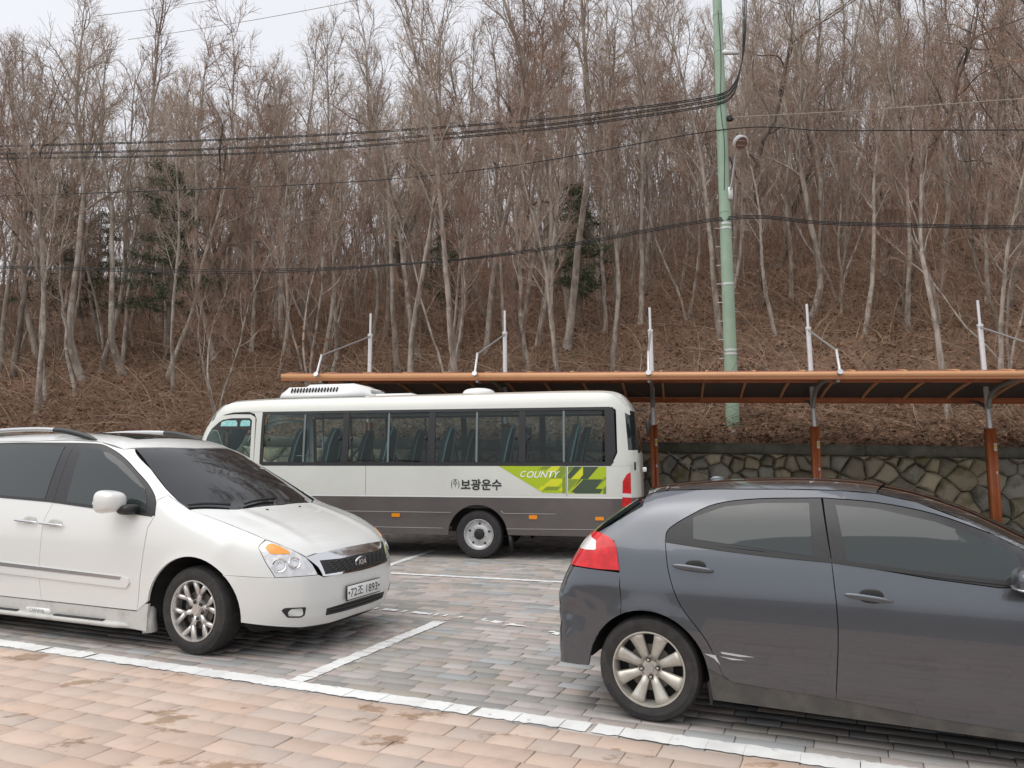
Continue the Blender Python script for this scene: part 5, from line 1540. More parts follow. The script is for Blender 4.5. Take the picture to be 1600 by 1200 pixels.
# lower intake, plate
intk = R4([(905, 835), (915, 775), (1305, 650), (1290, 720)], 'end')
yl2 = intk[0][0]
panel(VB, 'lower_intake', rounded(sym([(-.01, .365), (-.2, .364), (intk[1][0], .352), (yl2, .290), (-.2, .287), (-.01, .287)]), .01), M_black, van, dom='end', sgn=1, res=.03, off=.004)
for zc in (.31, .338):
    P = VB.end(np.array([(y, zc) for y in np.linspace(yl2 + .03, -yl2 - .03, 20)]), 1) + [.010, 0, 0]
    MB().tube(P, .004, 4).build('intake_bar', M_trim, van)
px0 = float(VB.end(np.array([(0, .46)]), 1)[0][0]) + .006
plate = MB().box((px0 + .008, 0, .445), (.014, .50, .128), 0, .004).build('number_plate', M_black, van)
MB().box((px0 + .0165, 0, .447), (.004, .485, .112), 0, .001).build('plate_face', mat('plate_white', (.78, .79, .78), .4), plate)
Vt, Ft = text_mesh('72조 1893', .098, 0, .0008)
sx = .40 / (Vt[:, 0].max() - Vt[:, 0].min())
link_mesh('plate_characters', np_mesh('plate_characters', np.stack([px0 + .0192 + 0 * Vt[:, 0], Vt[:, 0] * sx, (Vt[:, 1] - (Vt[:, 1].max() + Vt[:, 1].min()) / 2) * .98 + .447], 1), Ft, M_black), plate)
for s_ in (-1, 1):
    ellipsoid('plate_bolt', (px0 + .019, s_ * .222, .447), (.004, .011, .011), M_black, plate)
# side trim
mo = R2([(0, 340), (0, 247), (1020, 375), (1075, 395), (1085, 430), (1060, 468), (1030, 470)])
mo = [(SD0 + .05, mo[0][1] + .01), (SD0 + .05, mo[1][1] + .012)] + mo[2:]
both(VB, 'side_moulding', mo, M_wpaint, van, res=.04, off=.012, thick=.014, gap=0)
ms = R2([(1020, 378), (1005, 402)])
both(VB, 'moulding_strip', [(SD0 + .05, mo[1][1] - .002), ms[0], ms[1], (SD0 + .05, mo[1][1] - .038)], mat('brushed_trim', (.45, .45, .46), .25, .8), van, res=.05, off=.0155, thick=.006, gap=0)
# step board along the sill
st = R2([(1150, 605), (1135, 668), (345, 580)])
sill = [(-3.1, .33), (-2.5, .325)] + [st[2], st[1], st[0]] + R2([(1235, 605), (1225, 700), (1215, 838)]) + [(-.66, .165), (-3.1, .185)]
both(VB, 'sill', sill, M_wdirt, van, res=.05, off=-.004)
for s_ in (-1, 1):
    mb = MB(); V = []
    for x, w in ((-3.0, 0), (-2.9, .045), (-.85, .045), (-.66, .0)):
        y0 = .965; V += [(x, s_ * (y0 + w), .205), (x, s_ * (y0 + w + .01), .185), (x, s_ * (y0 + w - .01), .165), (x, s_ * (y0 - .10), .165), (x, s_ * (y0 - .10), .215), (x, s_ * (y0 + w - .02), .215)]
    F = [[i * 6 + j, i * 6 + (j + 1) % 6, i * 6 + 6 + (j + 1) % 6, i * 6 + 6 + j] for i in range(3) for j in range(6)] + [[0, 1, 2, 3, 4, 5], [23, 22, 21, 20, 19, 18]]
    bd = mb.add(V, F).build('step_board', M_wdirt, van)
    for x0, x1 in ((-1.62, -.98), (-2.75, -2.12)):
        MB().box(((x0 + x1) / 2, s_ * .985, .219), (x1 - x0, .05, .008), 0, .002).build('tread_pad', M_black, bd)
    MB().prism([(-2.03, .21), (-1.66, .21), (-1.70, .26), (-1.99, .26)], s_ * .955, s_ * 1.0).build('name_block', M_wpaint, bd)
    Vt, Ft = text_mesh('CARNIVAL', .045, .1, .0005)
    if s_ < 0: link_mesh('name_letters', np_mesh('name_letters', np.stack([Vt[:, 0] - 1.845, -1.0015 + 0 * Vt[:, 0], Vt[:, 1] + .235], 1), Ft, mat('name_grey', (.2, .2, .2), .4)), bd)
    mb = MB().prism([(-.575, .36), (-.47, .36), (-.44, .15), (-.545, .135)], s_ * .90, s_ * .965); mb.build('mud_guard', M_wdirt, van)
# roof rails
for s_ in (-1, 1):
    rail_pts = []
    for x, dz in ((-3.7, .02), (-3.55, .07), (-3.0, .085), (-2.5, .085), (-2.18, .078)):
        P = VB.top(np.array([(x, s_ * .66)]))[0]; rail_pts.append(P + [0, 0, dz])
    MB().tube(smooth_path(rail_pts, 5), .021, 10).build('roof_rail', mat('rail_silver', (.6, .61, .62), .3, .6), van, smooth=True)
    pts_, rr = [], []
    for x, dz, r_ in ((-2.2, .074, .026), (-2.05, .066, .03), (-1.85, .04, .03), (-1.68, .012, .022), (-1.6, -.005, .012)):
        P = VB.top(np.array([(x, s_ * .66)]))[0]; pts_.append(P + [0, 0, dz]); rr.append(r_)
    MB().tube(smooth_path(pts_, 4), np.interp(np.linspace(0, 4, 17), range(5), rr), 10).build('rail_foot', M_trim, van, smooth=True)
# mirrors, handles, wipers
for s_ in (-1, 1):
    def shp(V):
        V = V.copy(); V[:, 2] *= 1 - .18 * np.clip(V[:, 0], -1, 1); return V
    ellipsoid('mirror', (-.86, s_ * 1.075, 1.235), (.125, .105, .095), M_wpaint, van, .62, shape=shp)
    ellipsoid('mirror_arm', (-.74, s_ * .985, 1.165), (.075, .09, .045), M_black, van, .7)
    ellipsoid('mirror_indicator', (-.955, s_ * 1.105, 1.225), (.034, .055, .026), M_white_l, van, .7)
    for hx, hz_, sl in ((-2.08, 1.03, 0), (-1.72, 1.012, 0)):
        y = float(VB.side(np.array([(hx, hz_)]), -1)[0][1]) * (-s_)
        rt_ = (vd1 if s_ < 0 else vd2) if hx > -1.9 else (vs1 if s_ < 0 else vs2)
        ellipsoid('handle', (hx, y + s_ * .026, hz_), (.165, .013, .014), M_chrome, rt_, .75, M=rotm('Y', 2.5))
        ellipsoid('handle_cup', (hx + .03, y - s_ * .001, hz_), (.10, .006, .045), M_wdirt, rt_, .8)
for (p, q) in (((605, 600), (960, 600)), ((1080, 590), (1330, 545))):
    P = VB.pix(np.array([(180 + (p[0] + (q[0] - p[0]) * t) / 5.3333, 680 + (p[1] + (q[1] - p[1]) * t) / 5.3333 - 2.0 * math.sin(math.pi * t)) for t in np.linspace(0, 1, 8)])) 
    MB().tube(P + [0.0, 0, .022], .012, 6).build('wiper', M_black, van)
for (a, b) in ((1265, 620), (1535, 595)):
    P = VB.pix(np.array([(180 + a / 5.3333, 680 + b / 5.3333)]))[0]; ellipsoid('washer_jet', P, (.018, .012, .008), M_black, van)
panel(VB, 'tailgate', [(-.80, .5), (.80, .5), (.82, 1.15), (.72, 1.72), (-.72, 1.72), (-.82, 1.15)], M_wpaint, van, dom='end', sgn=-1, res=.09)
panel(VB, 'rear_window', [(-.72, 1.2), (.72, 1.2), (.64, 1.66), (-.64, 1.66)], M_tint, van, dom='end', sgn=-1, res=.09, off=.004)
panel(VB, 'rear_bumper', [(-.9, .25), (.9, .25), (.9, .49), (-.9, .49)], M_wpaint, van, dom='end', sgn=-1, res=.09)
shell(VB, -4.0, .98, .75, 'inner_structure', M_dark, van, [(0, .355), (-3.02, .355)], wr=.45, wy=.60, zlo=.2)
M_rim_v = mat('bright_alloy', (.62, .60, .58), .28, .8)
for wx in (0, -3.02):
    for sgn in (-1, 1):
        wheel(van, 'wheel', wx, sgn * .84, .357, .225, .247, sgn, 'twin', M_rim_v)
# ------------------------------------------------------------------ white minibus
M_bwhite = mat('bus_white_paint', (.66, .67, .62), .3, coat=.7, coat_rough=.05, noise=(1.2, (.62, .63, .58), .4, .7))
M_bgrey = mat('bus_grey_paint', (.115, .10, .098), .35, .2, coat=.6, noise=(2, (.135, .12, .115), .4, .7))
M_bstripe = mat('bus_white_stripe', (.75, .76, .74), .35)
M_bglass = clear_glass('bus_window_glass', (.70, .81, .80), 1.45)
b_W = table([.2, .34, .5, .8, 1.1, 1.45, 1.9, 2.3, 2.45, 2.7], [.96, .985, 1.0, 1.012, 1.016, 1.01, .985, .955, .935, .90])
b_Xf = table([.2, .5, 1.0, 1.3, 1.6, 1.9, 2.1, 2.3, 2.45, 2.6, 2.8], [5.22, 5.27, 5.28, 5.25, 5.19, 5.11, 5.03, 4.93, 4.84, 4.72, 4.54])
b_Xr = table([.2, .5, 1.0, 1.5, 1.9, 2.2, 2.4, 2.55, 2.7], [2.46, 2.50, 2.52, 2.52, 2.49, 2.45, 2.38, 2.28, 2.1])
def f_bus(x, y, z):
    ay = np.abs(y); zc = np.clip(z, .2, 2.8)
    W = b_W(np.clip(z, .2, 2.7))
    Lf = b_Xf(zc) - 3.9; Lr = b_Xr(np.clip(z, .2, 2.7)) - 1.75
    ef = np.clip((x - 3.9) / Lf, 0, None); er = np.clip((-x - 1.75) / Lr, 0, None)
    a = W * (((ay / W) ** 4.5 + ef ** 4.5 + er ** 4.5) ** (1 / 4.5) - 1)
    t = z - (2.645 - .035 * ay ** 2 - .035 * np.clip((x - 3.3) / 1.3, 0, 1.5) ** 2 - .03 * np.clip((-x - 1.2) / 1.2, 0, 1.5) ** 2)
    f = smax(a, t, .16)
    return smax(f, .30 - z, .03)
BUS_O = (-.344, 12.967)
BYAW = math.radians(11.7)
BB = Body(f_bus, BUS_O, BYAW, forward_left=True); BB.xmid = 1.2
# the camera sees the left side of the bus: in its own frame that is y > 0
bus = empty('minibus', (*BUS_O, 0), BB.rz); tag(bus, 'white and grey minibus with green side graphics parked by the shelter', 'bus')
bz_ = lambda ox, oy, s: (lambda l, dom='side': BB.px_dom([(ox + a / s, oy + b / s) for a, b in l], dom))
B1 = bz_(300, 590, 6.1538); B2 = bz_(540, 590, 6.1538); B3 = bz_(780, 590, 6.1538); B4 = bz_(460, 730, 5.3333); B5 = bz_(700, 720, 5.1613)
def bp(name, poly, m, **kw):
    kw.setdefault('res', .09)
    return panel(BB, name, poly, m, bus, sgn=1, **kw)
def bboth(name, poly, m, **kw):
    kw.setdefault('res', .09)
    return panel(BB, name, poly, m, bus, sgn=1, **kw), panel(BB, name, poly, m, bus, sgn=1, mirror=True, **kw)
def ztilt(x, z): return z + .0065 * (x + 2.0)                          # the coachwork lines rise slightly to the front
ZB, ZT = 1.452, 2.285                                                 # window band
ZS = .930                                                             # colour split
fl_x = np.linspace(-2.05, 3.72, 24)
b_arch = [(.01 + .475 * math.cos(a), .365 + .465 * math.sin(a)) for a in np.linspace(math.radians(-4), math.radians(184), 26)]
f_arch = [(4.30 + .46 * math.cos(a), .365 + .45 * math.sin(a)) for a in np.linspace(math.radians(-4), math.radians(184), 26)]
def row(x0, x1, z, n=12): return [(x, ztilt(x, z)) for x in np.linspace(x0, x1, n)]
# white flank between colour split and windows, in the pressed sheets the photo shows
for (x0, x1) in ((-2.36, -1.40), (-1.395, 1.86), (1.865, 3.86)):
    bboth('flank_panel', row(x0, x1, ZS + .028) + row(x0, x1, ZB - .03)[::-1], M_bwhite, gap=.0015)
bboth('waist_stripe', row(-2.36, 4.6, ZS + .004) + row(-2.36, 4.6, ZS + .028)[::-1], M_bstripe, off=.002, gap=0)
low_edge = .345
skirt_r = row(-2.36, -.47, low_edge + .015) + [p for p in b_arch if p[1] > .37][::-1] + row(.48, 3.82, low_edge) + [p for p in f_arch if p[1] > .37][::-1] + row(4.77, 4.95, low_edge) + row(-2.36, 4.95, ZS + .002)[::-1]
bboth('skirt', skirt_r, M_bgrey, res=.07)
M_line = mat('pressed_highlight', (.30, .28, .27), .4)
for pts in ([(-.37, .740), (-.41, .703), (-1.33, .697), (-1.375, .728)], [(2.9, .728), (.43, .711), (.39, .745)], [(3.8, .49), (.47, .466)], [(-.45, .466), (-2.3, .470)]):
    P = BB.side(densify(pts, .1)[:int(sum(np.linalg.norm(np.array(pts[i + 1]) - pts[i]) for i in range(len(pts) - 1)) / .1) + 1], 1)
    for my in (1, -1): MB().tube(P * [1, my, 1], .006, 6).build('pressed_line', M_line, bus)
# window band: black frame bars around sliding panes
wins = [(3.70, 2.235), (2.225, .762), (.752, -.705), (-.715, -2.0)]
bx0, bx1 = 3.735, -2.125
bboth('window_rail', row(bx1 + .05, bx0, ZT - .01) + row(bx1, bx0 - .02, ZT + .035)[::-1], M_trim, off=.002)
bboth('window_rail', row(bx1 + .06, bx0 + .01, ZB - .03) + row(bx1, bx0 + .01, ZB + .032)[::-1], M_trim, off=.002)
def bar(x0, x1): return [(x0, ztilt(x0, ZB + .032)), (x1, ztilt(x1, ZB + .032)), (x1, ztilt(x1, ZT - .01)), (x0, ztilt(x0, ZT - .01))]
bboth('window_pillar', bar(3.695, 3.745), M_trim, off=.002)
for xc in (2.23, .757, -.71): bboth('window_pillar', bar(xc - .055, xc + .055), M_trim, off=.002)
bboth('window_pillar', [(-1.985, ztilt(-2, ZB + .032)), (-2.06, ztilt(-2, ZB - .02)), (-2.15, ztilt(-2.1, ZB + .17)), (-2.13, ztilt(-2.1, ZT - .02)), (-2.08, ztilt(-2, ZT + .03)), (-1.985, ztilt(-2, ZT))], M_trim, off=.002)
for k, (x0, x1) in enumerate(wins):
    xm = (x0 + x1) / 2
    for (a, b, of) in ((x0 - .05, xm - .02, -.012), (xm + .02, x1 + .05, -.024)):
        for w in bboth('window_pane', [(a, ztilt(a, ZB + .03)), (b, ztilt(b, ZB + .03)), (b, ztilt(b, ZT - .008)), (a, ztilt(a, ZT - .008))], M_bglass, off=of, thick=.005): pass
    bboth('sliding_stile', [(xm - .016, ztilt(xm, ZB + .032)), (xm + .016, ztilt(xm, ZB + .032)), (xm + .016, ztilt(xm, ZT - .01)), (xm - .016, ztilt(xm, ZT - .01))], mat('grey_stile', (.16, .19, .19), .4), off=-.006, gap=0)
    for xl in (x0 - .10, x1 + .10):
        for my in (1, -1):
            P = BB.side(np.array([(xl, ztilt(xl, 1.86))]), 1)[0] * [1, my, 1]
            MB().box(P + [0, .002 * my, 0], (.035, .02, .06), 0, .006).build('window_catch', M_black, bus)
# upper side, roof
up_l = row(-2.36, 4.45, ZT + .037, 24)
RY = .80
rxs = np.linspace(-2.22, 4.42, 60)
rt = BB.top(np.array([(x, RY) for x in rxs])); rte = [(float(p[0]), float(p[2])) for p in rt]
bboth('cant_panel', [(-2.37, ztilt(-2.3, 2.2))] + [(x, z) for x, z in up_l if -2.1 < x < 3.75] + [(3.82, ztilt(3.8, ZT + .037))] + [(4.0, 2.365), (4.3, 2.36), (4.46, 2.33), (4.62, 2.25), (4.74, 2.12)] + [(4.66, 2.36), (4.55, 2.48)] + rte[::-1] + [(-2.33, 2.42)], M_bwhite, res=.08)
panel(BB, 'roof', [(x, -RY) for x in rxs] + [(x, RY) for x in rxs[::-1]], M_bwhite, bus, dom='top', sgn=1, res=.14)
panel(BB, 'rear_roof', [(-2.22, -RY), (-2.30, -.79), (-2.38, -.6), (-2.41, 0), (-2.38, .6), (-2.30, .79), (-2.22, RY)], M_bwhite, bus, dom='top', sgn=1, res=.06)
# rear pillar and corner
rp = [(-2.0, ztilt(-2, ZB - .03)), (-2.36, ztilt(-2.3, ZB - .03)), (-2.45, 1.44), (-2.47, 1.66), (-2.335, 1.66), (-2.29, 2.28), (-2.36, 2.30), (-2.36, ztilt(-2.3, 2.2)), (-2.13, ztilt(-2.1, ZT + .03)), (-2.16, ztilt(-2.1, ZT - .02)), (-2.17, ztilt(-2.1, ZB + .17)), (-2.075, ztilt(-2, ZB - .03))]
bboth('rear_pillar', rp, M_bwhite, res=.05)
bboth('rear_corner', [(-2.36, .95), (-2.36, ztilt(-2.3, ZB - .03)), (-2.45, 1.435), (-2.50, 1.3), (-2.50, .95)], M_bwhite, res=.05)
bboth('rear_corner_skirt', [(-2.36, .94), (-2.36, .36), (-2.48, .38), (-2.50, .94)], M_bgrey, res=.05)
panel(BB, 'rear_face', [(-.97, .38), (.97, .38), (.985, 1.0), (.97, 1.62), (-.97, 1.62), (-.985, 1.0)], M_bwhite, bus, dom='end', sgn=-1, res=.08, off=-.008)
panel(BB, 'rear_header', [(-.90, 2.27), (.90, 2.27), (.84, 2.45), (.6, 2.56), (-.6, 2.56), (-.84, 2.45)], M_bwhite, bus, dom='end', sgn=-1, res=.07, off=-.004)
bboth('rear_window_wrap', [(-2.34, 1.665), (-2.295, 2.275), (-2.42, 2.26), (-2.475, 1.65)], M_tint, res=.04, off=-.003)
panel(BB, 'rear_window', [(-.95, 1.64), (.95, 1.64), (.90, 2.26), (-.90, 2.26)], M_tint, bus, dom='end', sgn=-1, res=.07, off=-.012)
for l_ in bboth('rear_lamp', B5([(1472, 92), (1440, 110), (1408, 165), (1404, 370), (1478, 365)]), M_red, res=.03, off=.008, thick=.03):
    my = 1 if l_.data.vertices[0].co.y > 0 else -1
    q = BB.side(np.array([(-2.30, .985)]), 1)[0]
panel(BB, 'reversing_lens', B5([(1404, 262), (1478, 266), (1478, 297), (1404, 293)]), M_white_l, bus, sgn=1, res=.03, off=.011, thick=.01, gap=0)
for my in (1, -1):
    MB().box((-2.43, my * .93, 1.42), (.03, .02, .12), 0, .004).build('hinge', M_black, bus)
# driver's door and front
dd_o = B1([(80, 600), (130, 500), (200, 410), (300, 365), (420, 352), (580, 355), (612, 385), (600, 600), (590, 800)])
dd_o = [(4.93, 1.50)] + dd_o[:-1] + [(dd_o[-1][0], 1.45), (dd_o[-1][0] + .02, .96), (4.86, .96)]
xs_d = [p[0] for p in dd_o]
gl_d = B1([(132, 600), (182, 500), (282, 410), (380, 391), (580, 389), (565, 600), (556, 770)])
gl_d = [(4.84, 1.53)] + gl_d + [(gl_d[-1][0], 1.53)]
# door as a ring of strips round its window
def strip(a, b): return [a[0], a[1], b[1], b[0]]
def resample(P, n):
    P = np.array(P, float); d = np.concatenate([[0], np.cumsum(np.linalg.norm(np.diff(P, axis=0), axis=1))]); t = np.linspace(0, d[-1], n)
    return [(float(np.interp(v, d, P[:, 0])), float(np.interp(v, d, P[:, 1]))) for v in t]
oi = resample(dd_o[:-2], 26); ii = resample(gl_d, 26)
bboth('driver_door', oi + [dd_o[-2], dd_o[-1]] + [(4.93, 1.50)] + [(4.84, 1.53)] + [(gl_d[-1][0], 1.53)] + ii[::-1][1:-1] + [(4.845, 1.535)], M_bwhite, res=.05, gap=0) if False else None
bboth('driver_door', oi + ii[::-1], M_bwhite, res=.05, gap=.001)
bboth('driver_door_skin', [(dd_o[-3][0], 1.515), (dd_o[-3][0] + .02, .97), (4.90, .97), (4.93, 1.515)], M_bwhite, res=.07)
bboth('driver_window', gl_d, M_bglass, res=.05, off=-.008, thick=.005, gap=0)
tb = B1([(182, 500), (282, 410), (380, 391), (580, 389), (572, 500)])
panel(BB, 'window_shade', tb, M_trim, bus, sgn=1, res=.05, off=-.004, thick=.003, gap=0)
M_cy = mat('cyan_sticker', (.25, .62, .60), .5, noise=(22, (.55, .75, .70), .5, .65))
for q in ([(275, 468), (285, 428), (330, 413), (425, 412), (437, 440), (432, 468)], [(462, 468), (470, 420), (490, 410), (552, 410), (560, 425), (556, 466)]):
    panel(BB, 'sticker', B1(q), M_cy, bus, sgn=1, res=.05, off=.001, thick=.002, gap=0)
panel(BB, 'door_window_bar', B1([(345, 505), (358, 505), (352, 700), (338, 700)]), M_trim, bus, sgn=1, res=.05, off=-.002, thick=.01, gap=0)
bboth('b_pillar', [(dd_o[-3][0] - .005, ztilt(3.8, ZB - .03)), (3.75, ztilt(3.75, ZB - .03)), (3.75, ztilt(3.75, ZT + .037)), (3.82, ztilt(3.8, ZT + .036)), (4.0, 2.36), (3.90, 2.33), (dd_o[-3][0] - .01, 2.24)], M_bwhite, res=.05)
panel(BB, 'windscreen', [(-.88, 1.25), (.88, 1.25), (.84, 1.8), (.74, 2.33), (-.74, 2.33), (-.84, 1.8)], M_bglass, bus, dom='end', sgn=1, res=.1, off=-.004, thick=.006)
panel(BB, 'front_face', [(-.95, .42), (.95, .42), (.95, 1.23), (-.95, 1.23)], M_bwhite, bus, dom='end', sgn=1, res=.1, off=-.004)
panel(BB, 'front_header', [(-.8, 2.345), (.8, 2.345), (.7, 2.53), (-.7, 2.53)], M_bwhite, bus, dom='end', sgn=1, res=.08, off=-.004)
bboth('front_pillar', [(4.80, 2.13), (4.97, 1.5), (5.02, 1.24), (5.04, 1.24), (4.99, 1.6), (4.90, 2.0), (4.74, 2.34)], M_bwhite, res=.05)
bboth('front_corner', [(4.62, .96), (4.88, .96), (4.94, 1.23), (5.04, 1.23), (5.06, .45), (4.95, .36), (4.95, .94)], M_bwhite, res=.07)
for my in (-1, 1):
    panel(BB, 'headlight', rounded([(my * .55, .72), (my * .85, .72), (my * .88, .92), (my * .58, .92)], .04), M_white_l, bus, dom='end', sgn=1, res=.06, off=.004)
# markers, decals, lettering
M_amb = mat('amber_marker', (.85, .28, .01), .25, coat=.6)
for (a, b) in (((1.413, .695), (1.277, .638)), ((-.808, .681), (-.936, .621)), ((-1.823, .662), (-1.953, .611))):
    for l_ in bboth('side_marker', rounded([(a[0], a[1]), (b[0], a[1]), (b[0], b[1]), (a[0], b[1])], .012), M_amb, res=.04, off=.012, thick=.014, gap=0): pass
bboth('fuel_flap', rounded([(2.14, .695), (1.94, .695), (1.94, .565), (2.14, .565)], .01), M_bgrey, res=.06, off=.004, gap=0)
M_lime = mat('decal_lime', (.40, .52, .01), .4); M_lime_d = mat('decal_olive', (.22, .30, .03), .4); M_lime_y = mat('decal_yellow', (.66, .68, .02), .4); M_dgreen = mat('decal_dark_green', (.055, .085, .05), .4); M_mgreen = mat('decal_mid_green', (.14, .22, .03), .4)
D = lambda l: B5(l)
decals = [('lime', M_lime, 0, [(410, 42), (950, 45), (950, 262), (765, 258)]), ('olive', M_lime_d, 1, [(765, 45), (835, 45), (800, 72), (728, 70)]), ('yellow', M_lime_y, 1, [(835, 45), (905, 45), (870, 85), (790, 82)]), ('olive', M_lime_d, 1, [(905, 45), (950, 45), (950, 100), (915, 140), (825, 143), (890, 75)]),
          ('yellow', M_lime_y, 1, [(835, 145), (922, 145), (922, 170), (885, 207), (795, 207), (768, 202)]), ('olive', M_lime_d, 1, [(922, 140), (950, 110), (950, 262), (922, 262)]), ('yellow', M_lime_y, 2, [(890, 243), (922, 210), (922, 243)]), ('olive', M_lime_d, 1, [(800, 209), (905, 209), (880, 238), (760, 238)]), ('yellow', M_lime_y, 1, [(755, 203), (795, 208), (760, 240), (722, 237)]),
          ('lime', M_lime, 0, [(968, 47), (1275, 48), (1275, 267), (968, 264)]), ('green', M_mgreen, 1, [(968, 47), (1010, 47), (968, 100)]), ('green', M_dgreen, 1, [(1015, 48), (1080, 48), (990, 145), (968, 145), (968, 110)]), ('yellow', M_lime_y, 2, [(1088, 55), (1088, 112), (1058, 146), (990, 146)]), ('green', M_dgreen, 1, [(1090, 48), (1215, 48), (1128, 148), (1062, 148), (1090, 115)]),
          ('olive', M_lime_d, 1, [(1215, 50), (1275, 50), (1275, 58), (1205, 148), (1130, 148)]) if False else ('lime', M_lime, 1, [(1218, 50), (1275, 50), (1275, 128), (1255, 148), (1132, 148)]), ('green', M_dgreen, 1, [(1062, 150), (1255, 150), (1190, 225), (1250, 228), (1225, 264), (1030, 264), (990, 245)]), ('yellow', M_lime_y, 2, [(1080, 150), (1090, 150), (1002, 242), (992, 242)]), ('olive', M_lime_d, 1, [(1255, 135), (1275, 120), (1275, 150), (1190, 222), (1250, 150)]), ('olive', M_lime_d, 1, [(968, 150), (1055, 150), (975, 240), (968, 240)]), ('green', M_mgreen, 1, [(1252, 228), (1275, 200), (1275, 267), (1252, 267)])]
for (nm, m_, lv, poly) in decals:
    panel(BB, 'decal_' + nm, D(poly), m_, bus, sgn=1, res=.08, off=.002 + .0012 * lv, thick=.001, gap=0)
def side_text(txt, size, px_l, px_r, m, shear=0., bold=0., name='lettering', off=.006, stretch=1.0):
    a, b = D([px_l, px_r]); V, F = text_mesh(txt, size, shear, bold)
    cx, cz = (a[0] + b[0]) / 2, (a[1] + b[1]) / 2; w = abs(a[0] - b[0])
    sc_ = w / (V[:, 0].max() - V[:, 0].min())
    mid = (V.max(0) + V.min(0)) / 2
    L_ = np.stack([cx - (V[:, 0] - mid[0]) * sc_, cz + (V[:, 1] - mid[1]) * sc_ * stretch], 1)
    P = BB.side(L_, 1); P = P + BB.normal(P) * off
    o = link_mesh(name, np_mesh(name, P, F, m), bus); return o
side_text('보광운수', .16, (104, 190), (432, 195), M_black, 0, .004)
side_text('(주)', .13, (25, 187), (92, 187), M_black, 0, .0, stretch=1.5)
M_white_t = mat('white_lettering', (.85, .86, .85), .4)
side_text('C', .12, (583, 106), (632, 106), M_white_t, .35, .001)
side_text('OUNTY', .1, (636, 110), (905, 110), M_white_t, .35, .001)
# roof units
mb = MB()
def roofbox(name, x0, x1, z0, z1, hw, bevel, m, top_in=.12):
    zr = 2.60
    V = []
    for (z, i) in ((z0, 0), (z0 + (z1 - z0) * .35, .02), (z1, top_in)):
        for (a, b) in ((x0 + i * 1.2, -hw + i), (x1 - i, -hw + i), (x1 - i, hw - i), (x0 + i * 1.2, hw - i)): V.append((a, b, z))
    F = [[8, 9, 10, 11], [3, 2, 1, 0]] + [[k + i, k + (i + 1) % 4, k + 4 + (i + 1) % 4, k + 4 + i] for k in (0, 4) for i in range(4)]
    return MB().add(V, F).build(name, m, bus)
M_acw = mat('roof_unit_white', (.78, .79, .78), .4)
ac = roofbox('air_conditioner', 2.02, 3.56, 2.60, 2.79, .72, .03, M_acw)
roofbox('air_conditioner_hood', 2.25, 3.2, 2.78, 2.845, .5, .02, M_acw, .06)
for k in range(16):
    x = 3.36 - k * .055
    MB().box((x, .655, 2.725), (.018, .05, .085), 0, 0, M=rotm('X', 30)).build('vent_slot', M_black, ac)
for k in range(8):
    MB().box((2.06 + k * .0, .3 - k * .08, 2.70), (.03, .03, .08)).build('vent_slot', mat('vent_grey', (.35, .36, .36), .5), ac)
roofbox('roof_hatch', 1.28, 1.98, 2.60, 2.66, .4, .02, M_acw, .03)
def dome(V): 
    V = V.copy(); V[:, 2] = np.maximum(V[:, 2], -.2); return V
ellipsoid('roof_vent', (.19, .15, 2.625), (.27, .27, .105), M_acw, bus, .8, shape=dome)
# rear mirror on its arm
MB().tube(smooth_path([(-2.44, .3, 2.30), (-2.55, .55, 2.28), (-2.62, .80, 2.24), (-2.63, .86, 2.14)], 4), .009, 6).build('rear_mirror_arm', M_black, bus)
ellipsoid('rear_mirror', (-2.64, .86, 2.02), (.035, .085, .13), M_black, bus, .8)
MB().box((-2.56, .6, 1.36), (.06, .10, .07), 0, .01).build('rear_handle', M_acw, bus)
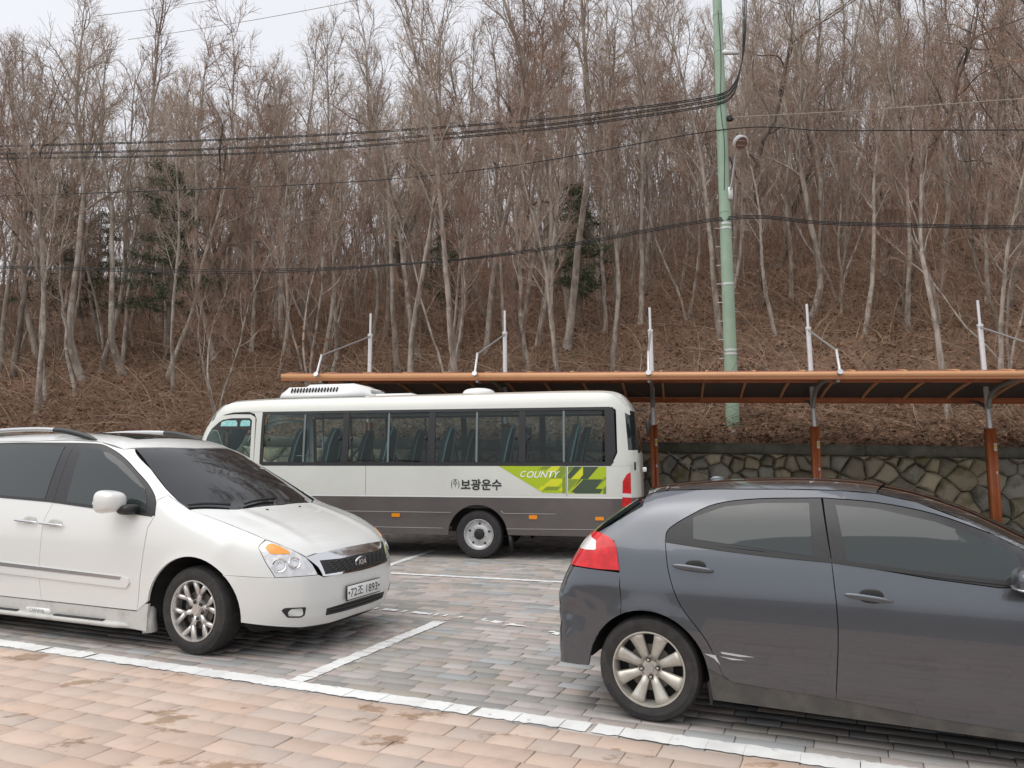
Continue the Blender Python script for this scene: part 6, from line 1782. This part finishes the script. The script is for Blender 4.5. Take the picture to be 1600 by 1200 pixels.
# inside: floor, seats, rails
M_seat = mat('dark_seat_cloth', (.035, .045, .05), .8, noise=(20, (.05, .06, .065), .4, .7))
M_seat_e = mat('teal_seat_edge', (.22, .36, .36), .5)
MB().box((1.2, 0, .80), (7.0, 1.86, .05)).build('floor', mat('bus_floor', (.05, .05, .055), .8), bus)
MB().box((1.2, 0, .62), (6.6, 1.5, .30)).build('chassis', M_dark, bus)
def seat_meshes():
    mbk = MB(); V = []
    for z, w, y in ((0, .20, 0), (.25, .21, .0), (.55, .20, -.03), (.72, .15, -.05), (.80, .09, -.06)):
        pass
    bk = MB(); V = []
    prof_ = [(0.0, .20, .09), (.3, .215, .10), (.55, .21, .09), (.68, .17, .08), (.76, .13, .07), (.82, .07, .05)]
    for (z, w, d) in prof_:
        x = -.05 - z * .22
        for (a, b) in ((-d / 2, -w), (d / 2, -w * .85), (d / 2, w * .85), (-d / 2, w)): V.append((x + a, b, .42 + z))
    F = [[k * 4 + i, k * 4 + (i + 1) % 4, k * 4 + 4 + (i + 1) % 4, k * 4 + 4 + i] for k in range(5) for i in range(4)] + [[20, 21, 22, 23], [3, 2, 1, 0]]
    back = np_mesh('seat_back', np.array(V), F, M_seat, smooth=True)
    cu = MB().box((.17, 0, .42), (.46, .42, .12), 0, .03); cushion = np_mesh('seat_cushion', np.concatenate(cu.V), cu.F, M_seat)
    ed = MB()
    for s_ in (-1, 1):
        ed.tube([(-.10 - z * .22, s_ * w, .42 + z) for z, w, d in prof_], .016, 6)
    edge = np_mesh('seat_edge', np.concatenate(ed.V), ed.F, M_seat_e)
    lg = MB().box((.1, 0, .2), (.3, .1, .42)); leg = np_mesh('seat_pedestal', np.concatenate(lg.V), lg.F, M_dark)
    return back, cushion, edge, leg
sm_ = seat_meshes()
for x in (3.35, 2.75, 1.75, .75, -.25, -1.3):
    for y in (.72, -.72):
        st_ = empty('seat', (x, y, .83), 0, bus)
        for me in sm_: link_mesh(me.name.split('.')[0], me, st_)
MB().tube([(3.0, .2, .85), (3.0, .2, 2.5)], .016, 8).build('grab_pole', M_steel, bus)
MB().tube([(3.55, .86, 1.62), (2.9, .86, 1.62)], .014, 6).build('hand_rail', M_steel, bus)
MB().tube([(1.9, .25, 2.32), (-1.9, .25, 2.32)], .014, 6).build('hand_rail', M_steel, bus)
panel(BB, 'ceiling', [(x, -.78) for x in rxs] + [(x, .78) for x in rxs[::-1]], mat('headlining', (.16, .18, .18), .8), bus, dom='top', sgn=1, res=.2, off=-.09)
# wheels
M_rim_b = mat('painted_steel_wheel', (.62, .63, .63), .3, .5, noise=(12, (.5, .5, .49), .5, .75))
for wx in (0, 4.30):
    for my in (-1, 1):
        wheel(bus, 'wheel', wx, my * .87, .373, .20, .236, my, 'steel', M_rim_b)
for my in (-1, 1):
    MB().prism([(-.52, .40), (-.47, .40), (-.50, .14), (-.54, .14)], my * .78, my * .97).build('mudflap', M_black, bus)
    MB().box((0, my * .70, .70), (1.0, .05, .6)).build('wheel_housing', M_dark, bus)
